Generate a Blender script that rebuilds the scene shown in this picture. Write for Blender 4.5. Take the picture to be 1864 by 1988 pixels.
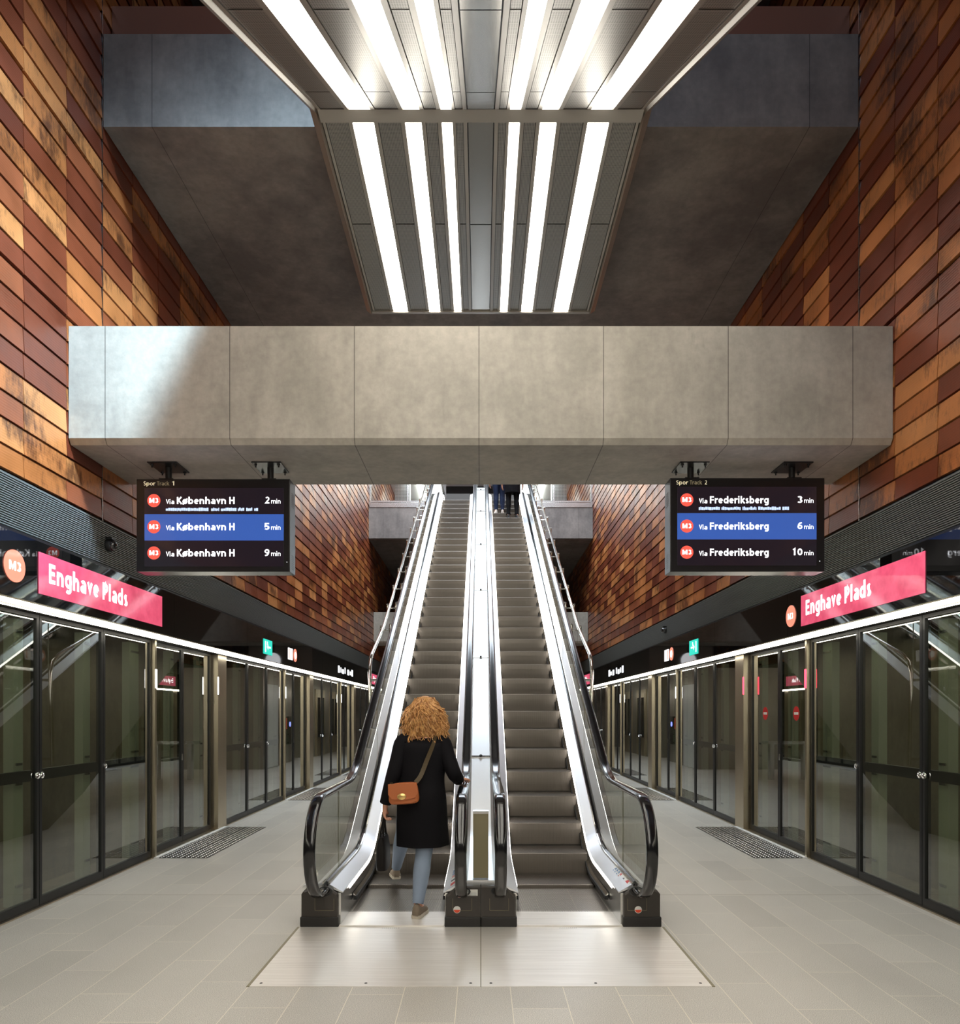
import bpy, bmesh, math, random
from mathutils import Vector, Matrix, noise
random.seed(7)
R = math.radians
SC = bpy.context.scene
COL = SC.collection
for o in list(bpy.data.objects):
    bpy.data.objects.remove(o)

# ------------------------------------------------------------------ camera, light, exposure
FPX = 1375.0
EYE = 1.6
cam_d = bpy.data.cameras.new('camera')
cam = bpy.data.objects.new('camera', cam_d)
COL.objects.link(cam)
cam.location = (0, 0, EYE)
cam.rotation_euler = (R(90), 0, 0)
cam_d.sensor_fit = 'AUTO'
cam_d.sensor_width = 36
cam_d.lens = FPX / 1988 * 36
cam_d.shift_y = 391 / 1988
cam_d.shift_x = -1.5 / 1988
cam_d.clip_start = 0.05
SC.camera = cam
vs = SC.view_settings
vs.view_transform = 'Standard'
vs.look = 'None'
vs.gamma = 1
vs.use_curve_mapping = False
EXPO = 0.6
vs.exposure = EXPO
KE = 2 ** -EXPO      # keeps screens and signs at their own brightness
SC.cycles.use_denoising = True
SC.cycles.max_bounces = 10
SC.cycles.diffuse_bounces = 4
SC.cycles.glossy_bounces = 5
SC.cycles.transmission_bounces = 6
SC.cycles.transparent_max_bounces = 24
SC.cycles.sample_clamp_indirect = 6
SC.cycles.caustics_reflective = False
SC.cycles.caustics_refractive = False

TRAY_E = 7.0        # lamps in the escalator underside
LINE_E = 13.0        # light line over the platform doors
SKIRT_E = 5.0       # light strips on the escalator skirts

w = bpy.data.worlds.new('world')
SC.world = w
w.use_nodes = True
wb = w.node_tree.nodes['Background']
wb.inputs[0].default_value = (0.55, 0.68, 0.95, 1)
wb.inputs[1].default_value = 0.25


def area(name, loc, rot, sx, sy, power, col):
    d = bpy.data.lights.new(name, 'AREA')
    d.shape = 'RECTANGLE'
    d.size = sx
    d.size_y = sy
    d.energy = power
    d.color = col
    o = bpy.data.objects.new(name, d)
    COL.objects.link(o)
    o.location = loc
    o.rotation_euler = rot
    return o


# daylight through the skylights over the two open wells
area('skylight_far', (0, 17.4, 13.2), (0, 0, 0), 6.4, 10.5, 1500, (0.80, 0.90, 1.0))
area('skylight_near', (0.0, 0.5, 13.2), (0, 0, 0), 5.5, 9.0, 200, (0.66, 0.80, 1.0))
sk = area('skylight_near_right', (2.5, 1.8, 12.6), (0, 0, 0), 0.8, 1.2, 190, (0.55, 0.79, 1.0))
sk.rotation_euler = (Vector((-2.75, 6.3, 4.1)) - Vector((2.5, 1.8, 12.6))).to_track_quat('-Z', 'Y').to_euler()
sk.data.spread = R(36)
area('concourse_lamp', (0, 28.0, 10.6), (0, 0, 0), 6.0, 5.0, 260, (0.95, 0.98, 1.0))
area('tunnel_fill_left', (-6.0, 10, 3.2), (0, R(-20), 0), 0.3, 40.0, 130, (1.0, 0.93, 0.78))  # added fill lights, both sides, to brighten fins and tunnel behind the glass
area('tunnel_fill_right', (6.0, 10, 3.2), (0, R(20), 0), 0.3, 40.0, 130, (1.0, 0.93, 0.78))


# ------------------------------------------------------------------ helpers
def s2l(c):
    return c / 12.92 if c <= 0.04045 else ((c + 0.055) / 1.055) ** 2.4


def rgb(r, g, b):
    return (s2l(r / 255), s2l(g / 255), s2l(b / 255), 1)


class MB:
    """collects geometry for one mesh object"""

    def __init__(self):
        self.v = []
        self.f = []

    def face(self, pts):
        n = len(self.v)
        self.v += [tuple(p) for p in pts]
        self.f.append(tuple(range(n, n + len(pts))))

    def box(self, x0, x1, y0, y1, z0, z1, M=None):
        if x0 > x1: x0, x1 = x1, x0
        if y0 > y1: y0, y1 = y1, y0
        if z0 > z1: z0, z1 = z1, z0
        n = len(self.v)
        P = [(x0, y0, z0), (x1, y0, z0), (x1, y1, z0), (x0, y1, z0), (x0, y0, z1), (x1, y0, z1), (x1, y1, z1), (x0, y1, z1)]
        if M is not None:
            P = [tuple(M @ Vector(p)) for p in P]
        self.v += P
        for q in ((0, 3, 2, 1), (4, 5, 6, 7), (0, 1, 5, 4), (1, 2, 6, 5), (2, 3, 7, 6), (3, 0, 4, 7)):
            self.f.append(tuple(n + i for i in q))
        return self

    def rings(self, rings, closed=True, caps=True):
        """rings: list of equal-length point lists"""
        n = len(self.v)
        m = len(rings[0])
        for r in rings:
            self.v += [tuple(p) for p in r]
        for i in range(len(rings) - 1):
            for j in range(m if closed else m - 1):
                a = n + i * m + j
                b = n + i * m + (j + 1) % m
                self.f.append((a, b, b + m, a + m))
        if caps and closed:
            self.f.append(tuple(n + j for j in reversed(range(m))))
            e = n + (len(rings) - 1) * m
            self.f.append(tuple(e + j for j in range(m)))
        return self

    def tube(self, pts, rad, n=10, caps=True):
        pts = [Vector(p) for p in pts]
        if not isinstance(rad, (list, tuple)):
            rad = [rad] * len(pts)
        up = Vector((0, 0, 1))
        rr = []
        prev = None
        for i, p in enumerate(pts):
            t = (pts[min(i + 1, len(pts) - 1)] - pts[max(i - 1, 0)]).normalized()
            if prev is None:
                a = up if abs(t.dot(up)) < 0.95 else Vector((1, 0, 0))
                u = t.cross(a).normalized()
            else:
                u = (prev - t * prev.dot(t)).normalized()
            prev = u
            vv = t.cross(u)
            rr.append([p + (u * math.cos(2 * math.pi * k / n) + vv * math.sin(2 * math.pi * k / n)) * rad[i] for k in range(n)])
        return self.rings(rr, True, caps)

    def lathe(self, prof, n=24, M=None):
        """prof: (radius, z)"""
        rr = []
        for r, z in prof:
            ring = [Vector((r * math.cos(2 * math.pi * k / n), r * math.sin(2 * math.pi * k / n), z)) for k in range(n)]
            if M is not None:
                ring = [M @ p for p in ring]
            rr.append(ring)
        return self.rings(rr)

    def prism(self, poly, axis, a, b):
        """extrude a 2D polygon. axis 'x': poly=(y,z); 'y': poly=(x,z); 'z': poly=(x,y)"""
        def mk(p, t):
            if axis == 'x': return (t, p[0], p[1])
            if axis == 'y': return (p[0], t, p[1])
            return (p[0], p[1], t)
        return self.rings([[mk(p, a) for p in poly], [mk(p, b) for p in poly]])

    def build(self, name, mat, parent=None, smooth=False, bevel=0, fix=True):
        me = bpy.data.meshes.new(name)
        me.from_pydata(self.v, [], self.f)
        if fix:
            bm = bmesh.new()
            bm.from_mesh(me)
            bmesh.ops.recalc_face_normals(bm, faces=bm.faces)
            bm.to_mesh(me)
            bm.free()
        me.validate()
        o = bpy.data.objects.new(name, me)
        COL.objects.link(o)
        if mat is not None:
            me.materials.append(mat)
        if smooth:
            for p in me.polygons:
                p.use_smooth = True
            try:
                me.set_sharp_from_angle(angle=R(40))
            except Exception:
                pass
        if bevel:
            md = o.modifiers.new('bevel', 'BEVEL')
            md.width = bevel
            md.segments = 2
            md.limit_method = 'ANGLE'
        if parent is not None:
            o.parent = parent
            o.matrix_parent_inverse = Matrix.Translation(-Vector(parent.location))
        return o


def tag(o, label=None, cat=None, group=None, kind=None):
    if label: o['label'] = label
    if cat: o['category'] = cat
    if group: o['group'] = group
    if kind: o['kind'] = kind
    return o


def thing(name, loc, label, cat, group=None):
    o = bpy.data.objects.new(name, None)
    COL.objects.link(o)
    o.location = loc
    o.empty_display_size = 0.1
    return tag(o, label, cat, group)


def struct(o, label=None, cat=None):
    return tag(o, label, cat, None, 'structure')


# ---- lettering: a small bold humanist stroke alphabet (cap height 1, x height 0.72)
def _arc(cx, cy, rx, ry, a0, a1, n=14):
    return [(cx + rx * math.cos(R(a0 + (a1 - a0) * i / n)), cy + ry * math.sin(R(a0 + (a1 - a0) * i / n))) for i in range(n + 1)]


def glyph(c, w):
    """strokes [(points, closed)], advance"""
    h = w / 2
    X = 0.72
    W = 0.60
    el = lambda cx, cy, rx, ry: (_arc(cx, cy, rx - h, ry - h, 0, 360, 26)[:-1], True)
    ln = lambda *p: (list(p), False)
    arch = lambda x0, x1: (_arc((x0 + x1) / 2, X - h - 0.20, (x1 - x0) / 2, 0.20, 180, 0, 12) + [(x1, 0)], False)
    if c == 'E': return [ln((h, 0), (h, 1)), ln((h, 1 - h), (.54, 1 - h)), ln((h, .52), (.50, .52)), ln((h, h), (.55, h))], .60
    if c == 'F': return [ln((h, 0), (h, 1)), ln((h, 1 - h), (.54, 1 - h)), ln((h, .50), (.50, .50))], .58
    if c == 'P': return [ln((h, 0), (h, 1)), ([(h, 1 - h), (.30, 1 - h)] + _arc(.30, .70, .30 - h, .30 - h, 90, -90, 12) + [(.30, .40 + h), (h, .40 + h)], False)], .64
    if c == 'H': return [ln((h, 0), (h, 1)), ln((.68 - h, 0), (.68 - h, 1)), ln((h, .53), (.68 - h, .53))], .72
    if c == 'K': return [ln((h, 0), (h, 1)), ln((h + .02, .46), (.56, 1.0)), ln((.20, .60), (.60, 0))], .64
    if c == 'M': return [ln((h, 0), (h, 1)), ln((.90 - h, 0), (.90 - h, 1)), ln((h + .02, 1 - h * .4), (.45, .22), (.88 - h, 1 - h * .4))], .94
    if c == 'T': return [ln((0, 1 - h), (.60, 1 - h)), ln((.30, 0), (.30, 1))], .60
    if c == 'V': return [ln((h * .9, 1), (.32, h * 2.1), (.64 - h * .9, 1))], .62
    if c == 'S': return [(_arc(.30, .735, .27 - h, .265 - h, 40, 262, 12) + _arc(.28, .275, .29 - h, .275 - h, 82, -145, 12), False)], .60
    if c == 'n': return [ln((h, 0), (h, X)), arch(h, W - h)], W + .05
    if c == 'h': return [ln((h, 0), (h, 1.03)), arch(h, W - h)], W + .05
    if c == 'm': return [ln((h, 0), (h, X)), arch(h, .50), arch(.50, 1.0 - h)], 1.05
    if c == 'r': return [ln((h, 0), (h, X)), (_arc(.42, X - h - .24, .42 - h, .24, 180, 88, 8), False)], .42
    if c == 'a': return [(_arc(.29, X - h - .17, .29 - h, .17, 145, 0, 10) + [(.56 - h, 0)], False), (_arc(.26, .215, .26 - h, .215 - h, 60, 360 + 0, 20) + [(.56 - h, .30)], False), ln((.30, .43 - h * .6), (.56 - h, .43 - h * .6))], .60
    if c == 'e': return [ln((h, .37), (.58 - h, .37)), (_arc(.30, X / 2, .30 - h, X / 2 - h, 4, 312, 22), False)], .62
    if c == 'o': return [el(.32, X / 2, .32, X / 2)], .67
    if c == '\u00f8': return [el(.32, X / 2, .32, X / 2), ln((.03, -.05), (.61, X + .05))], .67
    if c == 'c': return [(_arc(.30, X / 2, .30 - h, X / 2 - h, 50, 310, 20), False)], .52
    if c == 'd': return [el(.31, X / 2, .31, X / 2), ln((.62 - h, 0), (.62 - h, 1.03))], .67
    if c == 'b': return [el(.31, X / 2, .31, X / 2), ln((h, 0), (h, 1.03))], .66
    if c == 'p': return [el(.31, X / 2, .31, X / 2), ln((h, -.28), (h, X))], .66
    if c == 'g': return [el(.31, X / 2, .31, X / 2), ([(.62 - h, X)] + _arc(.31, -.02, .31 - h, .27 - h, 0, -140, 12), False)], .67
    if c == 'v': return [ln((h * .9, X), (.28, h * 2.0), (.56 - h * .9, X))], .56
    if c == 'l': return [ln((h, 0), (h, 1.03))], w + .07
    if c == 'i': return [ln((h, 0), (h, X)), ln((h, .84), (h, 1.03))], w + .07
    if c == 'k': return [ln((h, 0), (h, 1.03)), ln((h + .01, .33), (.52, X)), ln((.20, .42), (.55, 0))], .57
    if c == 's': return [(_arc(.245, .53, .215 - h, .19 - h, 40, 262, 10) + _arc(.235, .195, .235 - h, .195 - h, 82, -150, 10), False)], .50
    if c == '0': return [el(.30, .5, .30, .5)], .65
    if c == '1': return [ln((.06, .80), (.34 - h, .96), (.34 - h, 0))], .50
    if c == '2': return [(_arc(.29, .70, .29 - h, .30 - h, 155, -35, 14) + [(h * .9, h), (.58, h)], False)], .62
    if c == '3': return [(_arc(.26, .745, .27 - h, .255 - h, 150, -80, 12), False), (_arc(.26, .28, .30 - h, .28 - h, 80, -145, 12), False)], .61
    if c == '5': return [([(.52, 1 - h), (.14, 1 - h), (.12, .50)] + _arc(.26, .32, .31 - h, .32 - h, 112, -140, 14), False)], .61
    if c == '6': return [el(.30, .315, .30, .315), ([(.53, .93), (.34, .90), (.18, .74), (h, .40)], False)], .64
    if c == '9': return [el(.30, .685, .30, .315), ([(.07, .07), (.26, .10), (.42, .26), (.60 - h, .60)], False)], .64
    return [], .30


def stroke(pts, closed, w):
    h = w / 2
    n = len(pts)
    P = [Vector((p[0], p[1])) for p in pts]
    L = []
    for i in range(n):
        a = P[i - 1] if (closed or i) else None
        b = P[(i + 1) % n] if (closed or i < n - 1) else None
        d0 = (P[i] - a).normalized() if a is not None else None
        d1 = (b - P[i]).normalized() if b is not None else None
        d0 = d0 or d1
        d1 = d1 or d0
        n0, n1 = Vector((-d0.y, d0.x)), Vector((-d1.y, d1.x))
        mi = n0 + n1
        if mi.length < 1e-4: mi = n0.copy()
        mi.normalize()
        k = 1 / max(mi.dot(n0), 0.45)
        L.append((P[i] + mi * h * k, P[i] - mi * h * k))
    return [(L[i][1], L[(i + 1) % n][1], L[(i + 1) % n][0], L[i][0]) for i in range(n if closed else n - 1)]


def text(body, M, width, cap, mat, name, parent, offset=0.012):
    """M maps (x right, y up, z out) to the world; width / cap height in metres"""
    w = 0.105 + offset * 3.6
    quads = []
    x = 0.0
    for ch in body:
        st, adv = glyph(ch, w)
        for p, cl in st:
            quads += [[(v.x + x, v.y) for v in q] for q in stroke(p, cl, w)]
        x += adv + (0.075 if ch != ' ' else 0)
    x0 = min(v[0] for q in quads for v in q)
    x1 = max(v[0] for q in quads for v in q)
    sx = width / (x1 - x0)
    m = MB()
    for q in quads:
        m.face([M @ Vector(((v[0] - x0) * sx, v[1] * cap, 0)) for v in q])
    return m.build(name, mat, parent, fix=False)


def disc(m, M, cx, cy, rx, ry=None, n=28, a0=0, a1=360):
    ry = ry or rx
    k = n if a1 - a0 >= 360 else n + 1
    m.face([M @ Vector((cx + rx * math.cos(R(a0 + (a1 - a0) * i / n)), cy + ry * math.sin(R(a0 + (a1 - a0) * i / n)), 0)) for i in range(k)])


def frame_back(o):   # facing -Y, origin o
    return Matrix(((1, 0, 0, o[0]), (0, 0, -1, o[1]), (0, 1, 0, o[2]), (0, 0, 0, 1)))


def frame_left(o):   # on the left wall, facing +X, reads towards +Y
    return Matrix(((0, 0, 1, o[0]), (1, 0, 0, o[1]), (0, 1, 0, o[2]), (0, 0, 0, 1)))


def frame_right(o):  # on the right wall, facing -X, reads towards -Y
    return Matrix(((0, 0, -1, o[0]), (-1, 0, 0, o[1]), (0, 1, 0, o[2]), (0, 0, 0, 1)))


def frame_wall(s, o):
    return frame_left(o) if s < 0 else frame_right(o)


# ------------------------------------------------------------------ materials
def mat(name, col=(0.5, 0.5, 0.5, 1), rough=0.5, metal=0.0, spec=0.5, emit=None, es=0.0, coat=0.0, raw=False):
    m = bpy.data.materials.new(name)
    m.use_nodes = True
    b = m.node_tree.nodes['Principled BSDF']
    b.inputs['Base Color'].default_value = col
    b.inputs['Roughness'].default_value = rough
    b.inputs['Metallic'].default_value = metal
    b.inputs['Specular IOR Level'].default_value = spec
    b.inputs['Coat Weight'].default_value = coat
    if emit:
        b.inputs['Emission Color'].default_value = emit
        b.inputs['Emission Strength'].default_value = es if raw else es * KE
    return m


class NT:
    def __init__(self, m):
        self.t = m.node_tree
        self.b = self.t.nodes['Principled BSDF']

    def n(self, typ, **kw):
        x = self.t.nodes.new(typ)
        for k, v in kw.items():
            if k == 'ins':
                for kk, vv in v.items():
                    if isinstance(vv, bpy.types.NodeSocket):
                        self.t.links.new(vv, x.inputs[kk])
                    else:
                        x.inputs[kk].default_value = vv
            else:
                setattr(x, k, v)
        return x

    def l(self, a, b):
        self.t.links.new(a, b)

    def math(self, op, a, b=None, c=None):
        x = self.n('ShaderNodeMath', operation=op)
        for i, q in enumerate((a, b, c)):
            if q is None: continue
            if isinstance(q, bpy.types.NodeSocket): self.l(q, x.inputs[i])
            else: x.inputs[i].default_value = q
        return x.outputs[0]

    def pos(self, scale=(1, 1, 1)):
        g = self.n('ShaderNodeNewGeometry')
        mp = self.n('ShaderNodeMapping')
        mp.inputs['Scale'].default_value = scale
        self.l(g.outputs['Position'], mp.inputs['Vector'])
        return mp.outputs[0]

    def xyz(self):
        g = self.n('ShaderNodeNewGeometry')
        s = self.n('ShaderNodeSeparateXYZ')
        self.l(g.outputs['Position'], s.inputs[0])
        return s.outputs

    def noise(self, vec, scale, detail=4, rough=0.55):
        x = self.n('ShaderNodeTexNoise')
        x.inputs['Scale'].default_value = scale
        x.inputs['Detail'].default_value = detail
        x.inputs['Roughness'].default_value = rough
        self.l(vec, x.inputs['Vector'])
        return x.outputs[0]

    def ramp(self, fac, stops):
        x = self.n('ShaderNodeValToRGB')
        e = x.color_ramp.elements
        while len(e) < len(stops): e.new(0.5)
        for i, (p, c) in enumerate(stops):
            e[i].position = p
            e[i].color = c if len(c) == 4 else (*c, 1)
        self.l(fac, x.inputs[0])
        return x.outputs[0]

    def mix(self, fac, a, b, mode='MIX'):
        x = self.n('ShaderNodeMix', data_type='RGBA', blend_type=mode)
        for i, q in ((0, fac), (6, a), (7, b)):
            if isinstance(q, bpy.types.NodeSocket): self.l(q, x.inputs[i])
            else: x.inputs[i].default_value = q
        return x.outputs[2]

    def bump(self, h, strength=0.2, dist=0.02):
        x = self.n('ShaderNodeBump')
        x.inputs['Strength'].default_value = strength
        x.inputs['Distance'].default_value = dist
        self.l(h, x.inputs['Height'])
        self.l(x.outputs[0], self.b.inputs['Normal'])


def concrete(name, c0, c1, seam=None, seam_off=0.0, rough=0.55):
    m = mat(name, c0, rough)
    t = NT(m)
    p = t.pos()
    n1 = t.noise(p, 0.9, 6, 0.6)
    n2 = t.noise(t.pos((3, 3, 0.7)), 1.7, 5, 0.6)
    n3 = t.noise(p, 14, 3, 0.6)
    f = t.math('ADD', t.math('MULTIPLY', n1, 0.72), t.math('MULTIPLY', n2, 0.28))
    c = t.ramp(f, [(0.40, c0), (0.60, c1)])
    c = t.mix(0.25, c, t.ramp(n3, [(0.3, (0.35, 0.35, 0.35)), (0.7, (0.75, 0.75, 0.75))]), 'OVERLAY')
    st = t.noise(t.pos((2.2, 2.2, 0.5)), 2.6, 6, 0.7)
    c = t.mix(t.ramp(st, [(0.62, (0, 0, 0)), (0.78, (0.32, 0.32, 0.32))]), c, tuple(x * 0.45 for x in c0[:3]) + (1,))
    if seam:
        x = t.xyz()[0]
        q = t.math('PINGPONG', t.math('ADD', x, 100 * seam + seam_off), seam / 2)
        line = t.math('LESS_THAN', t.math('ABSOLUTE', q), 0.0035)
        c = t.mix(t.math('MULTIPLY', line, 0.75), c, (0.03, 0.028, 0.025, 1))
    t.l(c, t.b.inputs['Base Color'])
    t.bump(t.math('ADD', n3, n1), 0.12, 0.01)
    return m


def steel(name, col, rough, brush=None, aniso=0.0):
    m = mat(name, col, rough, 1.0)
    t = NT(m)
    if brush:
        n = t.noise(t.pos(brush), 1.0, 3, 0.7)
        r = t.n('ShaderNodeMapRange', ins={0: n, 3: rough * 0.75, 4: rough * 1.35})
        t.l(r.outputs[0], t.b.inputs['Roughness'])
        c = t.mix(t.math('MULTIPLY', n, 0.2), col, tuple(x * 0.8 for x in col[:3]) + (1,))
        t.l(c, t.b.inputs['Base Color'])
    return m


def glass(name, tint, refl=2.0, ior=1.5):
    """thin architectural glass: tinted transmission plus a Fresnel mirror"""
    m = bpy.data.materials.new(name)
    m.use_nodes = True
    t = m.node_tree
    t.nodes.clear()
    out = t.nodes.new('ShaderNodeOutputMaterial')
    tr = t.nodes.new('ShaderNodeBsdfTransparent')
    tr.inputs[0].default_value = tint
    gl = t.nodes.new('ShaderNodeBsdfGlossy')
    gl.inputs['Roughness'].default_value = 0.0
    gl.inputs['Color'].default_value = (0.95, 0.97, 0.95, 1)
    fr = t.nodes.new('ShaderNodeFresnel')
    fr.inputs[0].default_value = ior
    ge = t.nodes.new('ShaderNodeNewGeometry')
    inv = t.nodes.new('ShaderNodeMath'); inv.operation = 'SUBTRACT'; inv.inputs[0].default_value = 1.0
    t.links.new(ge.outputs['Backfacing'], inv.inputs[1])
    mul = t.nodes.new('ShaderNodeMath'); mul.operation = 'MULTIPLY'
    t.links.new(fr.outputs[0], mul.inputs[0])
    t.links.new(inv.outputs[0], mul.inputs[1])
    m2 = t.nodes.new('ShaderNodeMath'); m2.operation = 'MULTIPLY'; m2.use_clamp = True
    m2.inputs[1].default_value = refl
    t.links.new(mul.outputs[0], m2.inputs[0])
    mx = t.nodes.new('ShaderNodeMixShader')
    t.links.new(m2.outputs[0], mx.inputs[0])
    t.links.new(tr.outputs[0], mx.inputs[1])
    t.links.new(gl.outputs[0], mx.inputs[2])
    t.links.new(mx.outputs[0], out.inputs[0])
    return m


def brick_mat():
    m = mat('glazed_clay_panel', rough=0.33)
    t = NT(m)
    at = t.n('ShaderNodeAttribute', attribute_name='panel').outputs['Fac']
    p = t.pos()
    red = t.ramp(at, [(0.0, rgb(94, 42, 25)), (0.30, rgb(114, 54, 31)), (0.58, rgb(140, 77, 46)), (0.60, rgb(156, 92, 48)), (0.8, rgb(174, 106, 58)), (1.0, rgb(190, 126, 74))])
    n1 = t.noise(p, 2.2, 5, 0.6)
    red = t.mix(0.45, red, t.ramp(n1, [(0.3, (0.25, 0.25, 0.25)), (0.7, (0.78, 0.78, 0.78))]), 'OVERLAY')
    # scorched marks on the orange ones
    wv = t.noise(t.pos((9, 9, 3.0)), 2.0, 7, 0.8)
    lrg = t.noise(t.pos((1.7, 1.7, 1.9)), 1.0, 3, 0.5)
    bl = t.math('ADD', t.math('MULTIPLY', wv, 0.50), t.math('MULTIPLY', lrg, 0.62))
    org = t.math('GREATER_THAN', at, 0.59)
    blf = t.math('MULTIPLY', org, t.ramp(bl, [(0.55, (0, 0, 0)), (0.66, (0.85, 0.85, 0.85))]))
    c = t.mix(blf, red, rgb(66, 32, 18))
    t.l(c, t.b.inputs['Base Color'])
    rib = t.n('ShaderNodeTexWave', wave_type='BANDS', bands_direction='Z')
    rib.inputs['Scale'].default_value = 14
    rib.inputs['Distortion'].default_value = 1.5
    t.l(p, rib.inputs['Vector'])
    t.bump(t.math('ADD', t.math('MULTIPLY', rib.outputs['Fac'], 0.25), t.noise(p, 9, 4)), 0.16, 0.01)
    rr = t.n('ShaderNodeMapRange', ins={0: n1, 1: 0.3, 2: 0.7, 3: 0.28, 4: 0.44})
    t.l(rr.outputs[0], t.b.inputs['Roughness'])
    return m


def floor_mat():
    m = mat('granite_paving', rough=0.35)
    t = NT(m)
    p = t.pos()
    x, y, z = t.xyz()
    sp = t.noise(p, 260, 2, 0.7)
    bg = t.noise(p, 1.3, 4, 0.6)
    c = t.ramp(sp, [(0.34, rgb(136, 134, 129)), (0.5, rgb(184, 180, 172)), (0.64, rgb(226, 221, 212))])
    # per slab tone: slabs 0.30 wide, 0.9 long, half bond
    cx = t.math('FLOOR', t.math('DIVIDE', t.math('ADD', x, 60.0), 0.307))
    yo = t.math('ADD', y, t.math('MULTIPLY', cx, 0.37))
    cy = t.math('FLOOR', t.math('DIVIDE', yo, 0.92))
    wn = t.n('ShaderNodeTexWhiteNoise', noise_dimensions='2D')
    cv = t.n('ShaderNodeCombineXYZ', ins={0: cx, 1: cy})
    t.l(cv.outputs[0], wn.inputs['Vector'])
    tone = t.math('ADD', t.math('MULTIPLY', wn.outputs['Value'], 0.14), t.math('MULTIPLY', bg, 0.22))
    tn = t.math('ADD', tone, 0.80)
    cc = t.n('ShaderNodeCombineColor', ins={0: tn, 1: tn, 2: tn})
    c = t.mix(1.0, c, cc.outputs[0], 'MULTIPLY')
    lx = t.math('LESS_THAN', t.math('PINGPONG', t.math('ADD', x, 60.0), 0.1535), 0.0022)
    ly = t.math('LESS_THAN', t.math('PINGPONG', t.math('MODULO', yo, 0.92), 0.46), 0.0022)
    ex = t.math('LESS_THAN', t.math('PINGPONG', t.math('ADD', y, -6.25 + 60.0), 2.5), 0.006)
    c = t.mix(t.math('MULTIPLY', t.math('MAXIMUM', lx, ly), 0.85), c, rgb(226, 218, 200))
    c = t.mix(t.math('MULTIPLY', ex, 0.7), c, rgb(120, 104, 84))
    t.l(c, t.b.inputs['Base Color'])
    r = t.n('ShaderNodeMapRange', ins={0: sp, 1: 0.3, 2: 0.7, 3: 0.26, 4: 0.46})
    t.l(r.outputs[0], t.b.inputs['Roughness'])
    t.bump(sp, 0.05, 0.002)
    return m


def perforated(name, base, hole, scale):
    m = mat(name, base, 0.38, 0.85)
    t = NT(m)
    v = t.n('ShaderNodeTexVoronoi', feature='F1')
    v.inputs['Scale'].default_value = scale
    v.inputs['Randomness'].default_value = 0.0
    t.l(t.pos(), v.inputs['Vector'])
    h = t.math('LESS_THAN', v.outputs['Distance'], 0.42)
    c = t.mix(t.math('MULTIPLY', h, 0.9), base, hole)
    t.l(c, t.b.inputs['Base Color'])
    me = t.math('SUBTRACT', 0.85, t.math('MULTIPLY', h, 0.8))
    t.l(me, t.b.inputs['Metallic'])
    return m


def lamp(name, col, s):
    return mat(name, (0.9, 0.9, 0.9, 1), 0.4, emit=col, es=s, raw=True)


M = {}
M['brick'] = brick_mat()
M['joint'] = mat('black_joint', (0.006, 0.005, 0.005, 1), 0.8)
M['floor'] = floor_mat()
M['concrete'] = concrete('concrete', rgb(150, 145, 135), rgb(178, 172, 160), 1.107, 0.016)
M['concrete_shaded'] = concrete('concrete_shaded', rgb(98, 93, 90), rgb(132, 126, 121), 6.38, 3.19, 0.6)  # same concrete toned down, shade of the upper slabs put into the colour
M['tunnel'] = concrete('tunnel_concrete', rgb(120, 106, 84), rgb(150, 136, 110))
M['steel'] = steel('brushed_steel', rgb(200, 200, 198), 0.26)
M['steel_deck'] = steel('steel_deck', rgb(222, 223, 226), 0.36)
M['steel_bright'] = steel('polished_steel', rgb(218, 216, 210), 0.14)
M['steel_warm'] = steel('champagne_steel', rgb(196, 184, 160), 0.30, (40, 40, 1.2))
M['plate'] = mat('floor_plate_metal', rgb(222, 216, 210), 0.34, 0.4)
_t = NT(M['plate'])
_n = _t.noise(_t.pos((1.2, 140, 1)), 1.0, 4, 0.7)
_t.l(_t.ramp(_n, [(0.3, rgb(214, 208, 200)), (0.6, rgb(240, 236, 230))]), _t.b.inputs['Base Color'])
_t.l(_t.n('ShaderNodeMapRange', ins={0: _n, 3: 0.24, 4: 0.46}).outputs[0], _t.b.inputs['Roughness'])
M['step'] = mat('step_aluminium', rgb(134, 127, 119), 0.38, 0.7)
M['louver'] = mat('louver_metal', rgb(128, 130, 126), 0.45, 0.25)
M['black_gloss'] = mat('black_back_painted_glass', (0.004, 0.004, 0.004, 1), 0.03, spec=0.6)
M['black'] = mat('black_paint', (0.008, 0.008, 0.008, 1), 0.4)
M['black_rubber'] = mat('handrail_rubber', (0.006, 0.006, 0.007, 1), 0.14, spec=0.7)
M['boot'] = mat('boot_plastic', rgb(52, 47, 42), 0.40)
M['boot_dark'] = mat('boot_plinth', rgb(24, 22, 20), 0.5)
M['brush'] = mat('brush_strip', (0.01, 0.01, 0.01, 1), 0.8)
M['truss'] = mat('truss_cladding', rgb(116, 112, 104), 0.42, 0.3)
M['cladding'] = mat('grey_cladding', rgb(150, 144, 136), 0.35, 0.6)
M['mesh'] = perforated('expanded_mesh', rgb(150, 146, 138), rgb(26, 25, 23), 70)
M['perf_panel'] = perforated('perforated_panel', rgb(176, 180, 184), rgb(90, 92, 96), 18)
M['tray_frame'] = mat('tray_frame', rgb(158, 153, 144), 0.35, 0.45)
M['tray_panel'] = steel('tray_panel', rgb(150, 146, 138), 0.22)
M['lamp'] = lamp('lamp_diffuser', (1.0, 0.95, 0.85, 1), TRAY_E)
M['line'] = lamp('light_line', (1.0, 0.935, 0.80, 1), LINE_E)
M['skirt_led'] = lamp('skirt_led', (1.0, 0.94, 0.86, 1), SKIRT_E)
M['door_glass'] = glass('platform_glass', (0.72, 0.76, 0.68, 1), 2.6)
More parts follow.
